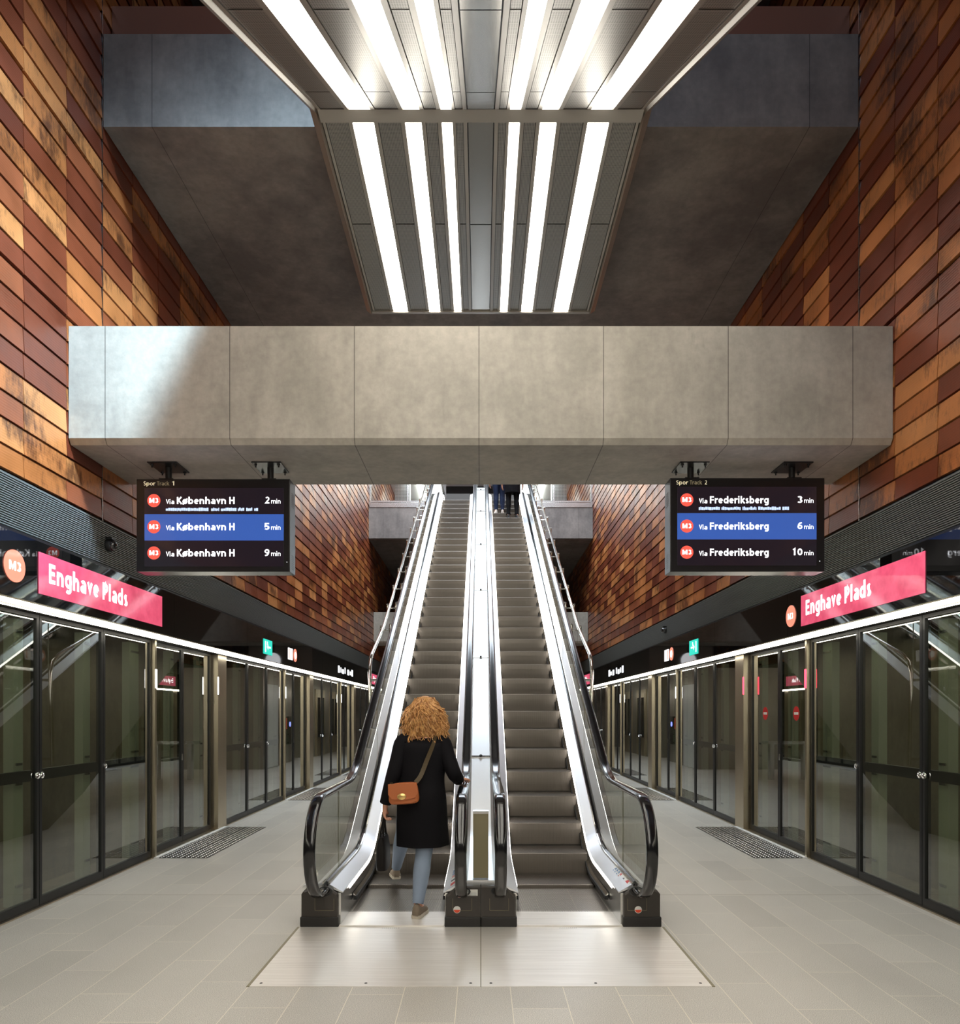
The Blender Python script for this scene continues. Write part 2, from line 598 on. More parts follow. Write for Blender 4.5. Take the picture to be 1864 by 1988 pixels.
M['rail_glass'] = glass('balustrade_glass', (0.93, 0.955, 0.925, 1), 1.8)
M['fin'] = mat('grey_green_fin', rgb(184, 185, 174), 0.45)
M['white_wall'] = mat('white_panel', rgb(214, 220, 226), 0.3)
M['brick_tint'] = mat('brick_tinted_fascia', rgb(128, 88, 72), 0.35, 0.6)  # metal band with the reflection of the brick put into its colour
M['chrome'] = steel('chrome', rgb(225, 225, 225), 0.1)
M['glass_dome'] = mat('dome_plastic', (0.02, 0.02, 0.022, 1), 0.06, spec=0.8)
M['white_emit'] = mat('white_lit', (0.9, 0.9, 0.9, 1), 0.3, emit=(0.92, 0.95, 1, 1), es=1.6)
M['white_paint'] = mat('white_paint', rgb(236, 236, 232), 0.4)
M['led_white'] = mat('door_led_white', (0.9, 0.9, 0.9, 1), 0.3, emit=(1, 0.97, 0.92, 1), es=3.0)
M['led_red'] = mat('door_led_red', (0.8, 0.05, 0.08, 1), 0.3, emit=(1, 0.05, 0.09, 1), es=4.0)
M['screen_dark'] = mat('screen_dark', (0.006, 0.005, 0.007, 1), 0.12, emit=(0.013, 0.009, 0.013, 1), es=1.0)
M['screen_blue'] = mat('screen_blue', (0.02, 0.05, 0.2, 1), 0.12, emit=(0.04, 0.105, 0.40, 1), es=0.9)
M['badge'] = mat('badge_red', (0.5, 0.05, 0.03, 1), 0.3, emit=(0.95, 0.10, 0.07, 1), es=1.0)
M['housing'] = mat('display_housing', (0.010, 0.010, 0.011, 1), 0.28)
M['text_cream'] = mat('header_text', rgb(232, 222, 190), 0.5, emit=rgb(232, 222, 190), es=0.5)
M['text_dim'] = mat('header_text_dim', rgb(150, 140, 112), 0.5, emit=rgb(150, 140, 112), es=0.3)
M['scramble'] = mat('screen_small_text', (0.4, 0.5, 0.7, 1), 0.4, emit=(0.52, 0.66, 0.95, 1), es=1.1)
M['green'] = mat('exit_green', (0.02, 0.4, 0.3, 1), 0.3, emit=(0.02, 0.52, 0.40, 1), es=1.3)
M['red'] = mat('sticker_red', rgb(206, 40, 40), 0.4)
M['orange'] = mat('sticker_orange', rgb(236, 84, 48), 0.4)
M['blue'] = mat('sticker_blue', rgb(66, 128, 184), 0.4)
M['dark_sticker'] = mat('sticker_dark', rgb(52, 60, 76), 0.4)
M['olive'] = mat('olive_cover', rgb(140, 131, 104), 0.4, 0.5)


def pink_mat():
    m = mat('pink_lit_panel', rgb(200, 70, 100), 0.08, spec=0.5)
    t = NT(m)
    n = t.noise(t.pos(), 7, 3, 0.6)
    c = t.ramp(n, [(0.3, (0.56, 0.060, 0.12, 1)), (0.65, (0.78, 0.115, 0.20, 1))])
    t.l(c, t.b.inputs['Emission Color'])
    t.b.inputs['Emission Strength'].default_value = KE
    return m


M['pink'] = pink_mat()
M['badge_orange'] = mat('badge_lit', (0.5, 0.1, 0.06, 1), 0.08, emit=(1.0, 0.30, 0.20, 1), es=1.15)
M['letter'] = mat('lit_letter', (0.9, 0.9, 0.9, 1), 0.2, emit=(1, 0.93, 0.92, 1), es=1.7)

# ------------------------------------------------------------------ the shell
WX = 3.66           # brick face
GX = 3.66           # glass face
YB, YE = -9.0, 34.0
BR0 = 3.466         # bottom of the brick
ROW, COLW, JY = 0.2045, 0.592, 6.863
BEAM_Y0, BEAM_Y1, BEAM_Z0, BEAM_Z1 = 6.29, 7.41, 3.995, 5.04
SLAB_Y0, SLAB_Z = 6.87, 7.29
LAND_Y, LAND_Z0, LAND_Z1 = 23.14, 7.32, 8.33
CONC = 7.5          # concourse floor


def brick_wall(s):
    m = MB()
    pv = []
    nrow = 48
    c0 = int(math.floor((YB - JY) / COLW))
    c1 = int(math.ceil((YE - JY) / COLW))
    for r in range(nrow):
        z0 = BR0 + r * ROW + 0.006
        z1 = z0 + ROW - 0.011
        if r % 8 == 0: z0 += 0.016
        for c in range(c0, c1):
            y0 = JY + c * COLW + 0.005
            y1 = y0 + COLW - 0.010
            if c == 0: y0 += 0.008
            if c == -1: y1 -= 0.008
            xb, xt = s * WX, s * (WX + 0.012)
            xk = s * (WX + 0.04)
            n = len(m.v)
            m.v += [(xb, y0, z0), (xb, y1, z0), (xt, y1, z1), (xt, y0, z1), (xk, y0, z0), (xk, y1, z0), (xk, y1, z1), (xk, y0, z1)]
            for q in ((0, 1, 2, 3), (0, 4, 5, 1), (1, 5, 6, 2), (2, 6, 7, 3), (3, 7, 4, 0)):
                if s < 0:
                    m.f.append(tuple(n + i for i in q))
                else:
                    m.f.append(tuple(n + i for i in reversed(q)))
            u = random.random()
            if u < 0.56: v = random.uniform(0.0, 0.55)
            else: v = random.uniform(0.61, 1.0)
            pv += [v] * 5
    o = m.build('wall_left' if s < 0 else 'wall_right', M['brick'], fix=False)
    me = o.data
    a = me.attributes.new('panel', 'FLOAT', 'FACE')
    a.data.foreach_set('value', pv)
    struct(o)
    b = MB().box(s * (WX + 0.035), s * (WX + 0.4), YB, YE, 3.44, BR0 + nrow * ROW)
    struct(b.build('wall_backing', M['joint']))
    t = MB().box(s * (WX + 0.004), s * (WX + 0.03), JY - 0.004, JY + 0.006, BR0, BR0 + nrow * ROW)
    struct(t.build('trim_1', M['steel']))


for s in (-1, 1):
    brick_wall(s)

# floor, well to the track on both sides
struct(MB().box(-3.72, 3.72, YB, YE, -0.3, 0).build('floor', M['floor']))
for s in (-1, 1):
    nm = 'left' if s < 0 else 'right'
    struct(MB().box(s * 3.72, s * 7.2, YB, YE, -1.3, -1.1).build('floor_track', M['tunnel']))
    struct(MB().box(s * 7.0, s * 7.3, YB, YE, -1.1, 3.6).build('wall_tunnel_' + nm, M['tunnel']))
    struct(MB().box(s * 4.06, s * 7.3, YB, YE, 3.45, 3.7).build('ceiling_tunnel', M['tunnel']))
    struct(MB().box(s * 4.75, s * 4.82, YB, YE, -1.1, -0.93).build('track_rail', M['steel_warm']))
    struct(MB().box(s * 6.1, s * 6.17, YB, YE, -1.1, -0.93).build('track_rail', M['steel_warm']))

# end walls and roof
struct(MB().box(-7.3, 7.3, YE, YE + 0.3, -1.3, 13.6).build('wall_back', M['concrete_shaded']))
struct(MB().box(-7.3, 7.3, YB - 0.3, YB, -1.3, 13.6).build('wall_front', M['concrete_shaded']))
struct(MB().box(-4.1, 4.1, YB - 0.3, YE + 0.3, 13.4, 13.7).build('ceiling_roof', M['concrete_shaded']))

# the low beam with a chamfered lower edge
ch = 0.05
prof = [(BEAM_Y0, BEAM_Z1), (BEAM_Y0, BEAM_Z0 + ch), (BEAM_Y0 + 0.035, BEAM_Z0), (BEAM_Y1, BEAM_Z0), (BEAM_Y1, BEAM_Z1)]
struct(MB().prism(prof, 'x', -WX, WX).build('concrete_beam', M['concrete']))
prof2 = [(y + 17.9, z + 0.02) for y, z in prof]
struct(MB().prism(prof2, 'x', -WX, WX).build('concrete_beam_far', M['concrete']))

# concourse slabs
struct(MB().box(-WX, WX, SLAB_Y0, 12.4, SLAB_Z, 8.19).build('ceiling', M['concrete_shaded']))
struct(MB().box(-WX, WX, SLAB_Y0 + 0.16, SLAB_Y0 + 0.30, 8.26, 8.62).build('trim_2', M['brick_tint']))
struct(MB().box(-WX, WX, SLAB_Y0 + 0.22, SLAB_Y0 + 0.4, 8.19, 8.27).build('shadow_gap', M['black']))  # black strip standing in for the shadow line between fascia and slab
struct(MB().box(-WX, WX, 8.0, 12.4, 10.6, 10.9).build('ceiling_upper', M['concrete_shaded']))
struct(MB().box(-WX, WX, 12.2, 12.4, 8.19, 10.6).build('wall_upper', M['concrete_shaded']))
struct(MB().box(-WX, -1.55, LAND_Y, LAND_Y + 0.3, LAND_Z0, LAND_Z1).build('landing_edge', M['concrete_shaded']))
struct(MB().box(1.55, WX, LAND_Y, LAND_Y + 0.3, LAND_Z0, LAND_Z1).build('landing_edge', M['concrete_shaded']))
struct(MB().box(-WX, WX, LAND_Y + 0.3, YE, LAND_Z0 - 0.02, CONC).build('floor_concourse', M['concrete_shaded']))
struct(MB().box(-1.55, 1.55, 22.2, LAND_Y + 0.3, 7.2, CONC - 0.02).build('floor_landing', M['steel']))
struct(MB().box(-WX, WX, 30.9, 31.1, CONC, 10.9).build('wall_concourse', M['white_wall']))
struct(MB().box(-WX, WX, LAND_Y, 31.1, 10.9, 11.1).build('ceiling_concourse', M['white_wall']))
struct(MB().box(-1.42, 1.42, 29.0, 29.4, CONC, 10.9).build('concourse_core', M['housing']))
struct(MB().box(-1.42, 1.42, 28.98, 29.0, 8.35, 8.62).build('trim_8', M['steel']))
for s in (-1, 1):
    for x in (1.75, 3.0):
        struct(MB().box(s * (x - 0.28), s * (x + 0.28), 27.0, 27.5, CONC, 10.9).build('concourse_pillar', M['perf_panel']))

# ------------------------------------------------------------------ platform screens
BAND0, BAND1 = 2.46, 3.02


def louver(s):
    pts = []
    n = 23
    h = (BR0 - BAND1 - 0.02) / n
    for i in range(n):
        z = BAND1 + 0.012 + i * h
        pts += [(WX + 0.014, z), (WX - 0.004, z + 0.12 * h), (WX - 0.004, z + 0.50 * h), (WX + 0.018, z + 0.60 * h)]
    pts += [(WX + 0.014, BR0), (WX + 0.06, BR0), (WX + 0.06, BAND1)]
    m = MB().prism([(s * x, z) for x, z in pts], 'y', YB, YE)
    return struct(m.build('trim_4' if s < 0 else 'trim_5', M['louver']))


for s in (-1, 1):
    louver(s)
    side = 'left' if s < 0 else 'right'
    m = MB()
    y = 4.55 - 5.22 * 2
    seams = [YB] + [v for v in (5.76 + 2.61 * k for k in range(-5, 11)) if YB < v < YE] + [YE]
    for a, b in zip(seams[:-1], seams[1:]):
        m.box(s * (WX - 0.035), s * (WX + 0.3), a + 0.002, b - 0.002, BAND0, BAND1 - 0.01)
    struct(m.build('door_header', M['black_gloss']))
    m = MB().box(s * (WX - 0.02), s * (WX + 0.02), YB, YE, BAND1 - 0.012, BAND1 + 0.016)
    struct(m.build('trim_6' if s < 0 else 'trim_7', M['black']))
    m = MB().box(s * 3.50, s * (WX + 0.15), YB, YE, BAND0 - 0.045, BAND0)
    struct(m.build('header_soffit', M['boot']))
    t = thing('light_line', (s * 3.49, 12, BAND0), 'long bright white light line over the %s platform doors' % side, 'light')
    MB().box(s * 3.475, s * 3.50, YB, YE, BAND0 - 0.055, BAND0 + 0.005).build('housing', M['steel_warm'], t)
    MB().box(s * 3.468, s * 3.475, YB, YE, BAND0 - 0.046, BAND0 - 0.010).build('diffuser', M['line'], t)
    MB().box(s * 3.482, s * 3.502, YB, YE, BAND0 - 0.060, BAND0 - 0.0555).build('diffuser', M['line'], t)
    # dark glass screen behind the camera, never in frame except as reflection
    struct(MB().box(s * GX, s * (GX + 0.02), YB, 4.38, 0.0, BAND0 - 0.05).build('window_1' if s < 0 else 'window_2', M['door_glass']))
    struct(MB().box(s * (GX - 0.05), s * (GX + 0.09), YB, YE, -0.02, 0.012).build('door_threshold', M['steel_warm']))

ORD = ['nearest', 'second', 'third', 'fourth', 'fifth', 'sixth', 'seventh', 'eighth', 'ninth', 'tenth', 'eleventh', 'twelfth', 'thirteenth', 'fourteenth', 'fifteenth']
H_DOOR = BAND0 - 0.05


def screen_leaf(s, y0, y1, x, name, label, cat, group, bar, handles, fin_at, sticker=False, lock=False):
    t = thing(name, (s * x, (y0 + y1) / 2, 0.012), label, cat, group)
    fw = 0.036
    z0, z1 = 0.014, H_DOOR
    m = MB()
    m.box(s * (x - 0.02), s * (x + 0.03), y0 + 0.003, y0 + fw, z0, z1)
    m.box(s * (x - 0.02), s * (x + 0.03), y1 - fw, y1 - 0.003, z0, z1)
    m.box(s * (x - 0.02), s * (x + 0.03), y0 + fw, y1 - fw, z0, z0 + 0.07)
    m.box(s * (x - 0.02), s * (x + 0.03), y0 + fw, y1 - fw, z1 - 0.03, z1)
    m.build('frame', M['black'], t)
    MB().box(s * (x - 0.006), s * (x + 0.006), y0 + fw - 0.01, y1 - fw + 0.01, z0 + 0.06, z1 - 0.02).build('glass_pane', M['door_glass'], t)
    if bar:
        MB().box(s * (x + 0.02), s * (x + 0.06), y0 + 0.01, y1 - 0.01, 1.045, 1.135).build('push_bar', M['black'], t)
    for hy in handles:
        Mx = Matrix.Translation((s * (x - 0.02), hy, 1.09)) @ Matrix.Rotation(R(-90 * s), 4, 'Y')
        MB().lathe([(0.028, 0), (0.028, 0.008), (0.02, 0.010), (0.018, 0.004), (0.006, 0.004), (0.006, 0.012), (0.0, 0.012)], 20, Mx).build('lock', M['chrome'], t, True)
    if lock:
        MB().box(s * (x - 0.026), s * (x - 0.02), lock - 0.016, lock + 0.016, 1.02, 1.10).build('lock', M['chrome'], t)
    if fin_at:
        fa, fb = fin_at
        m = MB().box(s * (x + 0.07), s * (x + 0.15), fa, fb, 0.05, H_DOOR - 0.05)
        f = m.build('stiffener', M['fin'], t)
        m = MB()
        for z in (0.2, 1.02, 1.18, 2.25):
            m.box(s * (x + 0.06), s * (x + 0.07), fa + 0.02, fb - 0.02, z, z + 0.02)
        m.build('bolt_plate', M['steel'], f)
    if sticker:
        Mx = frame_wall(s, (s * (x - 0.0075), (y0 + y1) / 2, 1.60))
        m = MB(); disc(m, Mx, 0, 0, 0.085)
        k = m.build('no_entry_sticker', M['red'], t, fix=False)
        Mx = frame_wall(s, (s * (x - 0.0085), (y0 + y1) / 2, 1.60))
        m = MB(); m.face([Mx @ Vector(p) for p in ((-.058, -.016, 0), (.058, -.016, 0), (.058, .016, 0), (-.058, .016, 0))])
        m.build('white_bar', M['white_paint'], k, fix=False)
    return t


def edge_post(s, y, led, label, full=False):
    t = thing('door_edge_post', (s * 3.62, y, 0.012), label, 'door post', 'steel posts with a light strip at the door edges')
    MB().box(s * 3.60, s * 3.70, y - 0.02, y + 0.02, 0.013, H_DOOR).build('post', M['steel_warm'], t)
    MB().box(s * 3.592, s * 3.60, y - 0.017, y + 0.017, 1.88, 2.09).build('light_strip', led, t)


for s in (-1, 1):
    side = 'left' if s < 0 else 'right'
    other = 'Track 1' if s < 0 else 'Track 2'
    npan = ndoor = npil = 0
    for k in range(5):
        b = 4.85 + 5.22 * k
        # pillar before the fixed panels
        if k > 0 or True:
            o = thing('steel_pillar', (s * 3.65, b - 0.2, 0.012), 'champagne steel pillar between glass doors, %s from camera on the %s' % (ORD[npil], side), 'pillar', 'steel pillars between the platform doors')
            MB().box(s * 3.61, s * 3.78, b - 0.34, b - 0.02, 0.013, H_DOOR).build('casing', M['steel_warm'], o)
            MB().box(s * 3.705, s * 3.78, b - 0.39, b - 0.345, 0.013, H_DOOR).build('edge_seal', M['black'], o)
            npil += 1
        w3 = 2.97 / 3
        for j in range(3):
            y0 = b + j * w3 - (0.10 if j == 0 else 0) * 0
            y1 = b + (j + 1) * w3
            hs = [y1 - 0.028] if j == 0 else ([y0 + 0.028] if j == 1 else [y0 + 0.03])
            screen_leaf(s, y0, y1, GX, 'screen_panel', 'fixed glass screen panel with black push bar, %s from camera on the %s' % (ORD[npan], side),
                        'glass panel', 'fixed glass panels of the platform screen', True, hs, (y1 - 0.19, y1 - 0.07) if j < 2 else (y1 - 0.3, y1 - 0.1))
            npan += 1
        pe = b + 2.97
        edge_post(s, pe + 0.025, M['led_white'] if s < 0 else (M['led_red'] if k == 0 else M['led_white']),
                  'steel post with %s light strip at door edge, %s from camera on the %s' % ('white' if s < 0 or k > 0 else 'red', ORD[k], side))
        d0, d1 = pe + 0.05, b + 5.22 - 0.39
        dm = (d0 + d1) / 2
        for j, (y0, y1) in enumerate(((d0, dm), (dm, d1))):
            st = s > 0 and k == 0
            lab = 'sliding glass platform door leaf, %s from camera on the %s' % (ORD[ndoor], side)
            if st: lab = 'sliding glass door leaf with red no entry sticker, %s from camera on the right' % ORD[ndoor]
            screen_leaf(s, y0, y1, GX + 0.055, 'sliding_door', lab, 'sliding door', 'sliding leaves of the platform doors', False, [], (y1 - 0.16, y1 - 0.05), st, (y1 - 0.02) if j == 0 else False)
            ndoor += 1
        # second light strip beside the pillar
        if k == 0:
            MBx = MB().box(s * 3.60, s * 3.61, b + 5.22 - 0.36, b + 5.22 - 0.335, 1.86, 2.1)
            tag(MBx.build('door_status_light', M['led_white'] if s < 0 else M['led_red']), 'thin %s status light on first steel pillar past the %s doors' % ('white' if s < 0 else 'red', side), 'light')
        # studded tactile mat in front of the doors
        mt = thing('tactile_mat', (s * 3.3, dm, 0), 'dark studded tactile mat before the %s doors, %s from camera' % (side, ORD[k]), 'mat', 'studded mats before the doors')
        y0, y1 = d0 - 0.05, d1 + 0.28
        for q, (xa, xb) in enumerate(((3.02, 3.29), (3.295, 3.555))):
            MB().box(s * xa, s * xb, y0, y1, 0.0005, 0.006).build('plate', M['dark_sticker'] if False else M['boot'], mt)
            m = MB()
            if k < 3:
                ny = int((y1 - y0) / 0.052)
                for i in range(ny):
                    for j in range(5):
                        cx = s * (xa + 0.027 + j * 0.053)
                        cy = y0 + 0.027 + i * 0.052
                        m.lathe([(0.014, 0.006), (0.011, 0.011), (0.0, 0.012)], 8, Matrix.Translation((cx, cy, 0)))
                m.build('studs', M['steel'], mt, fix=False)
                mt.children[-1]['kind'] = 'stuff'
        sl = MB().box(s * 3.56, s * 3.612, d0 - 0.05, d1 + 0.28, 0.0005, 0.012)
        tag(sl.build('door_sill', M['white_paint']), 'pale metal sill below the %s doors, %s from camera' % (side, ORD[k]), 'door sill', 'pale sills below the doors')

# ------------------------------------------------------------------ lit signs in the black band
BX = WX - 0.037


def wall_sign(s, y0, y1, z0, z1, ty, label):
    t = thing('station_sign', (s * BX, (y0 + y1) / 2, (z0 + z1) / 2), label, 'sign')
    MB().box(s * BX, s * (BX - 0.006), y0, y1, z0, z1).build('panel', M['pink'], t)
    text('Enghave Plads', frame_wall(s, (s * (BX - 0.0075), ty, z0 + 0.108)), 1.32, 0.165, M['letter'], 'lettering', t, 0.028)
    return t


def line_badge(s, y, z, r, label):
    t = thing('line_badge', (s * BX, y, z), label, 'sign')
    Mx = Matrix.Translation((s * BX, y, z)) @ Matrix.Rotation(R(-90 * s), 4, 'Y')
    MB().lathe([(r, 0), (r, 0.006), (0, 0.006)], 36, Mx).build('disc', M['badge_orange'], t)
    wd = r * 1.12
    o = frame_wall(s, (s * (BX - 0.0075), y + (wd / 2 if s > 0 else -wd / 2), z - r * 0.29))
    text('M3', o, wd, r * 0.58, M['letter'], 'lettering', t, 0.03)


wall_sign(-1, 5.80, 8.04, 2.583, 2.925, 5.93, 'pink lit sign with white lettering over the left doors nearest the camera')
line_badge(-1, 5.50, 2.745, 0.125, 'round orange M3 line badge left of the pink sign on the left')
wall_sign(1, 5.77, 8.00, 2.583, 2.925, 7.88, 'pink lit sign with white lettering over the right doors nearest the camera')
line_badge(1, 8.27, 2.735, 0.125, 'round orange M3 line badge beside the pink sign on the right')
for s in (-1, 1):
    side = 'left' if s < 0 else 'right'
    wall_sign(s, 23.6, 25.6, 2.583, 2.925, 23.8 if s < 0 else 25.4, 'small far pink station sign at the distant end of the %s doors' % side)
    # exit sign
    t = thing('exit_sign', (s * BX, 12.05, 2.73), 'green lit emergency exit sign over the %s doors' % side, 'sign')
    MB().box(s * BX, s * (BX - 0.008), 11.80, 12.28, 2.60, 2.85).build('panel', M['green'], t)
    m = MB()
    F = frame_wall(s, (s * (BX - 0.010), 12.04, 2.725))
    def q(x0, y0, x1, y1):
        m.face([F @ Vector(p) for p in ((x0, y0, 0), (x1, y0, 0), (x1, y1, 0), (x0, y1, 0))])
    g = 1 if s > 0 else -1
    q(*sorted((0.12 * g, 0.17 * g))[:1], -0.09, max(0.12 * g, 0.17 * g), 0.09)
    q(min(-0.14 * g, 0.02 * g), -0.015, max(-0.14 * g, 0.02 * g), 0.015)
    m.face([F @ Vector(p) for p in ((0.0, 0.05, 0), (0.0, -0.05, 0), (0.07 * g, 0, 0))])
    q(-0.06, 0.03, -0.02, 0.09)
    m.build('pictogram', M['white_emit'], t, fix=False)
    # metro pictogram: small red square and pale red disc
    t = thing('metro_sign', (s * BX, 13.7, 2.73), 'small lit red square and round sign beside the %s exit sign' % side, 'sign')
    ya, yb = (13.32, 13.62) if s < 0 else (13.95, 13.65)
    MB().box(s * BX, s * (BX - 0.006), ya, yb, 2.62, 2.84).build('square', M['letter'], t)
    yc = 13.82 if s < 0 else 13.45
    Mx = Matrix.Translation((s * BX, yc, 2.73)) @ Matrix.Rotation(R(-90 * s), 4, 'Y')
    MB().lathe([(0.125, 0), (0.125, 0.006), (0, 0.006)], 28, Mx).build('disc', M['badge_orange'], t)
    MB().lathe([(0.07, 0.006), (0.07, 0.008), (0, 0.008)], 28, Mx).build('disc_core', M['letter'], t)
    MB().box(s * (BX - 0.006), s * (BX - 0.0075), min(ya, yb) + 0.03, min(ya, yb) + 0.07, 2.64, 2.82).build('stripe', M['badge_orange'], t)
    # white wayfinding sign
    t = thing('wayfinding_sign', (s * BX, 18.9, 2.73), 'white lit wayfinding pictograms far along the %s door header' % side, 'sign')
    for i, (yy, wd) in enumerate(((18.0, .16), (18.3, .08), (18.5, .22), (18.85, .10), (19.25, .2), (19.6, .14), (19.85, .2))):
        MB().box(s * BX, s * (BX - 0.006), yy, yy + wd, 2.64 + 0.02 * (i % 2), 2.82 - 0.03 * (i % 3)).build('pictogram', M['white_emit'], t)


def dome_camera(s, y, z, label):
    t = thing('dome_camera', (s * WX, y, z), label, 'security camera')
    Mx = Matrix.Translation((s * (WX - 0.002), y, z)) @ Matrix.Rotation(R(-90 * s), 4, 'Y')
    MB().lathe([(0.062, 0), (0.062, 0.03), (0.055, 0.045), (0.0, 0.045)], 24, Mx).build('mount', M['black'], t, True)
    pr = [(0.052 * math.cos(R(a)), 0.045 + 0.05 * math.sin(R(a))) for a in range(0, 91, 15)]
    MB().lathe(pr, 24, Mx).build('dome', M['glass_dome'], t, True)
    Mh = Matrix.Translation((s * (WX - 0.03), y, z + 0.065))
    MB().box(-0.035, 0.035, -0.04, 0.04, -0.012, 0.012, Mh).build('sun_hood', M['black'], t)


dome_camera(-1, 6.94, 3.245, 'dark dome camera on the louvre above the left pink sign')
dome_camera(1, 13.98, 3.24, 'dark dome camera on the louvre far along the right wall')

# ------------------------------------------------------------------ hanging departure displays
def display(ox, dv, name1, header, times, wx, label, side):
    """ox: photo column of the housing's left edge, all rows laid out in real metres"""
    K = 202.0
    X0 = (ox - 933.5) / K
    Z = lambda v: EYE + (1385 - v) / K
    YF = 6.805
    W, zt, zb = (298 if side < 0 else 300) / K, Z(930 + dv), Z(1110)
    cx = X0 + W / 2
    t = thing('departure_display', (cx, YF + 0.1, zt), label, 'display')
    MB().box(X0, X0 + W, YF, YF + 0.20, zb, zt).build('housing', M['housing'], t, bevel=0.006)
    # side vents
    sx = X0 + W if side < 0 else X0
    for base in (Z(980 + dv), Z(1102 + dv)):
        m = MB()
        for i in range(8):
            z = base + i * 0.018
            m.box(sx - 0.001, sx + 0.001, YF + 0.07, YF + 0.15, z, z + 0.008)
        m.build('vent', M['black'], t)
    sl = 281 - 265 if side < 0 else 1315 - 1301
    def px(u): return X0 + (u - ox) / K
    L0 = ox + sl
    rows = [947.5, 998.5, 1049.5, 1100]
    for i in range(3):
        MB().box(px(L0), px(L0 + 270), YF - 0.003, YF + 0.001, Z(rows[i + 1] + dv), Z(rows[i] + dv)).build('screen_row', M['screen_blue'] if i == 1 else M['screen_dark'], t)
    off = L0 - 281
    def F(u, v, d=0.0045): return frame_back((px(u), YF - d, Z(v)))
    hd = [('Spor', 279, 302, M['text_cream']), ('Track', 305, 329, M['text_dim']), (header, 334, 338.5, M['text_cream'])]
    for b, a, c, mm in hd:
        text(b, F(a + off, 942.7 + dv, 0.001), (c - a) / K, 8.0 / K, mm, 'header_text', t, 0.012)
    for i in range(3):
        base = 979 + dv * 0.7 + i * 50.8
        m = MB()
        disc(m, F(299.3 + off, base - 6.8, 0.004), 0, 0, 12.7 / K)
        bd = m.build('badge', M['badge'], t, fix=False)
        text('M3', F(290.5 + off, base - 2.3, 0.0055), 17.5 / K, 9.3 / K, M['white_emit'], 'badge_text', bd, 0.034)
        text('Via', F(322.7 + off, base), 16.2 / K, 9.3 / K, M['white_emit'], 'row_text', t, 0.016)
        text(name1, F((344 if side < 0 else 344) + off, base), wx / K, 13.8 / K, M['white_emit'], 'row_text', t, 0.022)
        tm = times[i]
        wd = 9.5 if len(tm) == 1 else 19
        text(tm, F(523.5 - wd + off, base - 1), wd / K, 13.2 / K, M['white_emit'], 'row_text', t, 0.022)
        text('min', F(527 + off, base - 1), 18 / K, 9.0 / K, M['white_emit'], 'row_text', t, 0.010)
    # tiny illegible line of stations under the first row
    m = MB()
    random.seed(3 + side)
    u = 322.5
    while u < 498:
        wd = random.uniform(2.2, 5)
        h0, h1 = random.uniform(-2.8, -1.9), random.uniform(2.0, 4.0)
        if random.random() > 0.06:
            a, b = px(u + off), px(u + wd - 0.5 + off)
            m.box(a, b, YF - 0.0045, YF - 0.0035, Z(989.8 + dv - h0), Z(989.8 + dv - h1))
        u += wd
    m.build('station_list', M['scramble'], t)
    MB().box(px(L0 + 275.5), px(L0 + 277), YF - 0.002, YF, Z(1092 + dv), Z(1091 + dv)).build('status_led', M['white_emit'], t)
    # two hangers
    hx = [(321, 3), (521, 1)] if side < 0 else [(1345, 1), (1544, 3)]
    for hu, _ in hx:
        x = (hu - 933.5) / 202.0
        h = MB()
        h.tube([(x, 6.88, zt - 0.002), (x, 6.88, BEAM_Z0 - 0.01)], 0.030, 14)
        h.box(x - 0.068, x + 0.068, 6.82, 6.95, zt - 0.001, zt + 0.012)
        post = h.build('hanger', M['black'], t, True)
        MB().box(x - 0.14, x + 0.14, 6.73, 7.03, BEAM_Z0 - 0.012, BEAM_Z0 - 0.0005).build('ceiling_plate', M['housing'], post)
        m = MB()
        for a in (-0.11, 0.11):
            for b in (6.77, 6.99):
                m.lathe([(0.014, BEAM_Z0 - 0.026), (0.014, BEAM_Z0 - 0.012), (0.0, BEAM_Z0 - 0.012)], 8, Matrix.Translation((x + a, b, 0)))
                m.lathe([(0.007, BEAM_Z0 - 0.045), (0.007, BEAM_Z0 - 0.026), (0.0, BEAM_Z0 - 0.026)], 8, Matrix.Translation((x + a, b, 0)))
        m.build('bolts', M['black'], post)
    return t


display(265, 0, 'K\u00f8benhavn H', '1', ('2', '5', '9'), 112, 'black hanging display reading Track 1 with trains to K\u00f8benhavn H', -1)
display(1301, -2, 'Frederiksberg', '2', ('3', '6', '10'), 114, 'black hanging display reading Track 2 with trains to Frederiksberg', 1)

# ------------------------------------------------------------------ escalators
TAN = math.tan(R(30))
TOPZ = 7.5
Y_IN0, Y_IN1 = 5.30, 22.3


def rail_path(zf, yb, zt, y0=5.3, y1=22.0, rad=1.3, n=8):
    """flat at zf, 30 degree incline through (yb, zf), flat at zt; arcs at the two bends. list of (y, z)"""
    ye = yb + (zt - zf) / TAN
    d = rad * math.tan(R(15))
    pts = [(y0, zf)]
    for i in range(n + 1):
        a = R(30) * i / n
        pts.append((yb - d + rad * math.sin(a), zf + rad * (1 - math.cos(a))))
    k = 14
    ya, za = pts[-1]
    yc, zc = ye - d * math.cos(R(30)), zt - d * math.sin(R(30))
    for i in range(1, k):
        pts.append((ya + (yc - ya) * i / k, za + (zc - za) * i / k))
    for i in range(n + 1):
        a = R(30) * (1 - i / n)
        pts.append((ye + d - rad * math.sin(a), zt - rad * (1 - math.cos(a))))
    pts.append((y1, zt))
    return pts


def at_path(path, y):
    for (a, za), (b, zb) in zip(path[:-1], path[1:]):
        if a <= y <= b:
            return za + (zb - za) * (y - a) / max(b - a, 1e-6)
    return path[0][1] if y < path[0][0] else path[-1][1]


